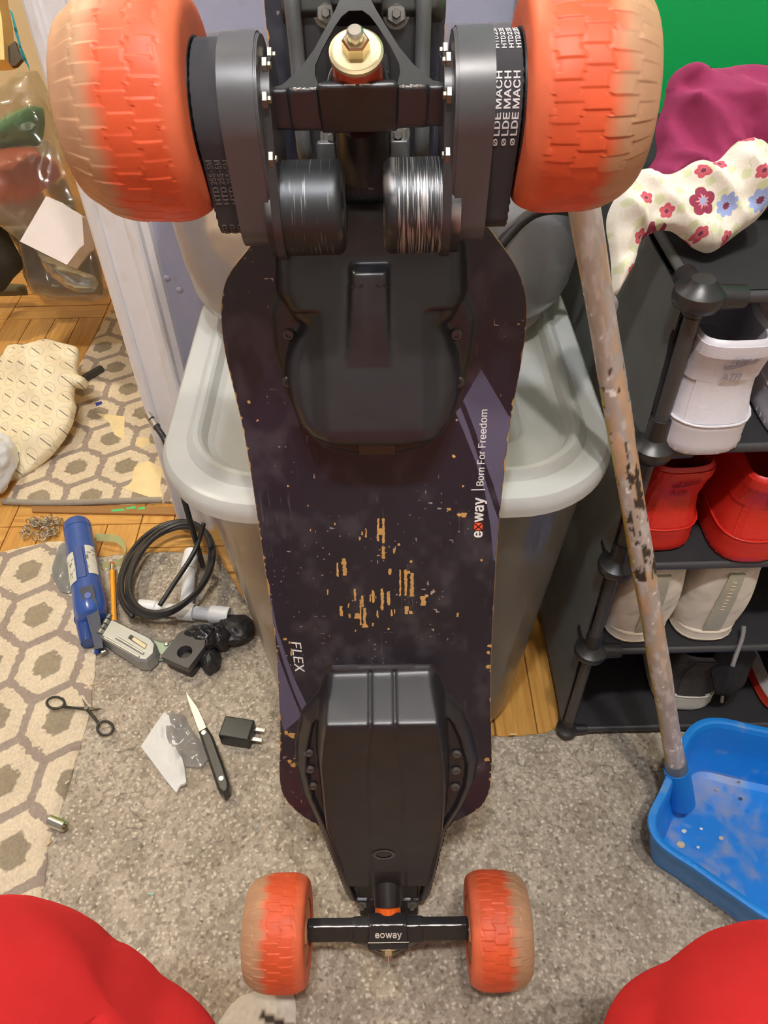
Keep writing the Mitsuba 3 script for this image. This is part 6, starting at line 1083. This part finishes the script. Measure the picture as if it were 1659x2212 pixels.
heap('clear_bag', [(-60, 250), (30, 160), (80, 150), (130, 250), (190, 420), (232, 560), (236, 640), (200, 652), (150, 650), (110, 648), (72, 636), (60, 612), (40, 520), (-60, 440)], 1.40, 0.03, 13, 'm_clear', (246, 244, 238), 'big clear plastic bag wrapped round the cartons and pouches', 'bag', 0.5, 0.009, var=0.03)
heap('folded_grey_mat', [(-80, 612), (14, 612), (55, 614), (62, 638), (-80, 642)], 1.62, 0.012, 14, 'm_cloth', (120, 114, 88), 'folded grey-green mat on the parquet under the bags', 'mat', 0.2)

# ------------------------------------------------------------------ the seated person: knees in red trousers at the bottom of the picture
def limb(chain, res=0.012):
    ms = []
    for (a, ra), (b, rb) in zip(chain[:-1], chain[1:]): ms.append(Manifold.batch_hull([Manifold.sphere(ra, 28).translate(tuple(map(float, a))), Manifold.sphere(rb, 28).translate(tuple(map(float, b)))]))
    return ms
KL, KR = np.array((-0.206, 0.075, 0.470)), np.array((0.195, 0.0575, 0.462))
def figure(grow, feet):
    ms = []
    for sg, kn in ((-1, KL), (1, KR)):
        hip = np.array((sg * 0.10, -0.37, 0.47)); mid = (hip * 0.5 + kn * 0.5) + (sg * 0.004, 0, 0.008); low = np.array((kn[0] + sg * 0.01, kn[1] - 0.07, 0.26)); ank = np.array((kn[0] + sg * 0.015, kn[1] - 0.14, 0.085))
        ms += limb([(hip, 0.092 + grow), (mid, 0.076 + grow), (kn + (0, -0.035, 0.0), 0.064 + grow), (kn, 0.064 + grow)]) + limb([(kn, 0.066 + grow), (low, 0.060 + grow), (ank + (0, 0, 0.03 if not feet else 0), 0.040 + (grow * 2 if not feet else 0))])
        if feet:
            ft = ank + (sg * 0.01, 0.15, -0.045); ms += limb([(ank, 0.040), (ank + (0, -0.02, -0.035), 0.034), (ank + (sg * 0.004, 0.07, -0.038), 0.036), (ft + (0, -0.02, 0), 0.030), (ft, 0.026)])
            for k, (dx, r) in enumerate(((-0.022 * sg, 0.011), (-0.007 * sg, 0.0085), (0.004 * sg, 0.0085), (0.014 * sg, 0.008), (0.023 * sg, 0.0075))): ms += limb([(ft + (dx, 0.0, -0.010), r + 0.003), (ft + (dx * 1.1, 0.032 - 0.003 * k, -0.018), r)])
    if not feet: ms += limb([(KL + (0.065, -0.011, -0.03), 0.054), (KL + (0.045, -0.12, -0.02), 0.060)]) + limb([(KL + (0.034, -0.004, -0.014), 0.0615), (KL + (0.03, -0.1, -0.01), 0.063)]) + limb([(KR + (-0.036, 0.010, -0.022), 0.053), (KR + (-0.04, -0.12, -0.02), 0.06)]) + limb([(KR + (-0.018, 0.007, -0.010), 0.0605), (KR + (-0.02, -0.1, -0.01), 0.062)])
    ms += limb([((-0.085, -0.40, 0.49), 0.105 + grow), ((0.085, -0.40, 0.49), 0.105 + grow)]) + limb([((-0.06, -0.42, 0.52), 0.115 + grow * 0.6), ((-0.05, -0.42, 0.60), 0.105 + grow * 0.3), ((0.05, -0.42, 0.60), 0.105 + grow * 0.3), ((0.06, -0.42, 0.52), 0.115 + grow * 0.6)])
    m = tm(Manifold.batch_boolean(ms, m3.OpType.Add).refine_to_length(0.010)); trimesh.smoothing.filter_taubin(m, iterations=14); return m
body = figure(-0.004, True); v = np.array(body.vertices); v[:, 2] = np.maximum(v[:, 2], CT + 0.002); body.vertices = v
tag('person', 'person sitting with knees apart in bright red trousers in front of the skateboard', 'person')
add('person__body', body, 'm_satin', (186, 138, 112), 0.06, 30, True, label='bare skin')
tr = figure(0.009, False); v = np.array(tr.vertices); nrm = np.array(tr.vertex_normals)
fold = np.zeros(len(v))
for sg, kn in ((-1, KL), (1, KR)):
    d = v - kn; near_ = np.exp(-(np.linalg.norm(d, axis=1) / 0.16) ** 2); ph = (d[:, 0] * sg * -0.5 + d[:, 1] * 0.75 - d[:, 2] * 0.6) / 0.045 + 1.4 * nz(v, 9, 3); r = 1 - np.abs((ph % 1) * 2 - 1); fold += (sg < 0) * near_ * (r ** 2) * 0.005 * np.clip((-sg * d[:, 0]) / 0.05 + 0.1, 0, 1)
v = v + nrm * (fold + 0.006 * nz(v, 14, 5))[:, None]; tr.vertices = v
add('person__trousers', tr, 'm_cloth', (176, 36, 36), 0.05, 400, True, label='bright red trousers')

# ------------------------------------------------------------------ the lamps themselves
CLM = 'ceiling_lamp'; tag(CLM, 'ceiling fitting with two bare bulbs above the skateboard', 'lamp'); mx = np.mean([b[0] for b in BULBS], 0)
add(f'{CLM}__base', place(lathe([(0, 0), (0.05, 0), (0.17, 0.03), (0.18, 0.055), (0.18, 0.06), (0, 0.06)], 48), (mx[0], mx[1], RZ - 0.061), (1, 0, 0), (0, 1, 0), (0, 0, 1)), 'm_satin', (224, 222, 216), 0.04, 20, 35)
def bulb(key, spec, par):
    p, c, r = spec; m = trimesh.creation.icosphere(3, 0.045); m.apply_translation(p); scene[f'{par}__{key}'] = mikit.ply(m, None, smooth=True, emitter={'type': 'area', 'radiance': {'type': 'rgb', 'value': [r * k for k in c]}})
    add(f'{par}__socket{key[4:]}', cyl((p[0], p[1], p[2] + 0.042), (p[0], p[1], RZ - 0.03 if par == CLM else RZ - 0.002), 0.019, seg=24), 'm_satin', (222, 220, 214), 0.04)
bulb('bulb', BULBS[0], CLM); bulb('bulb_001', BULBS[1], CLM); tag('hall_lamp', 'bare warm bulb hanging from the ceiling beyond the doorway', 'lamp'); bulb('bulb', HALL, 'hall_lamp')
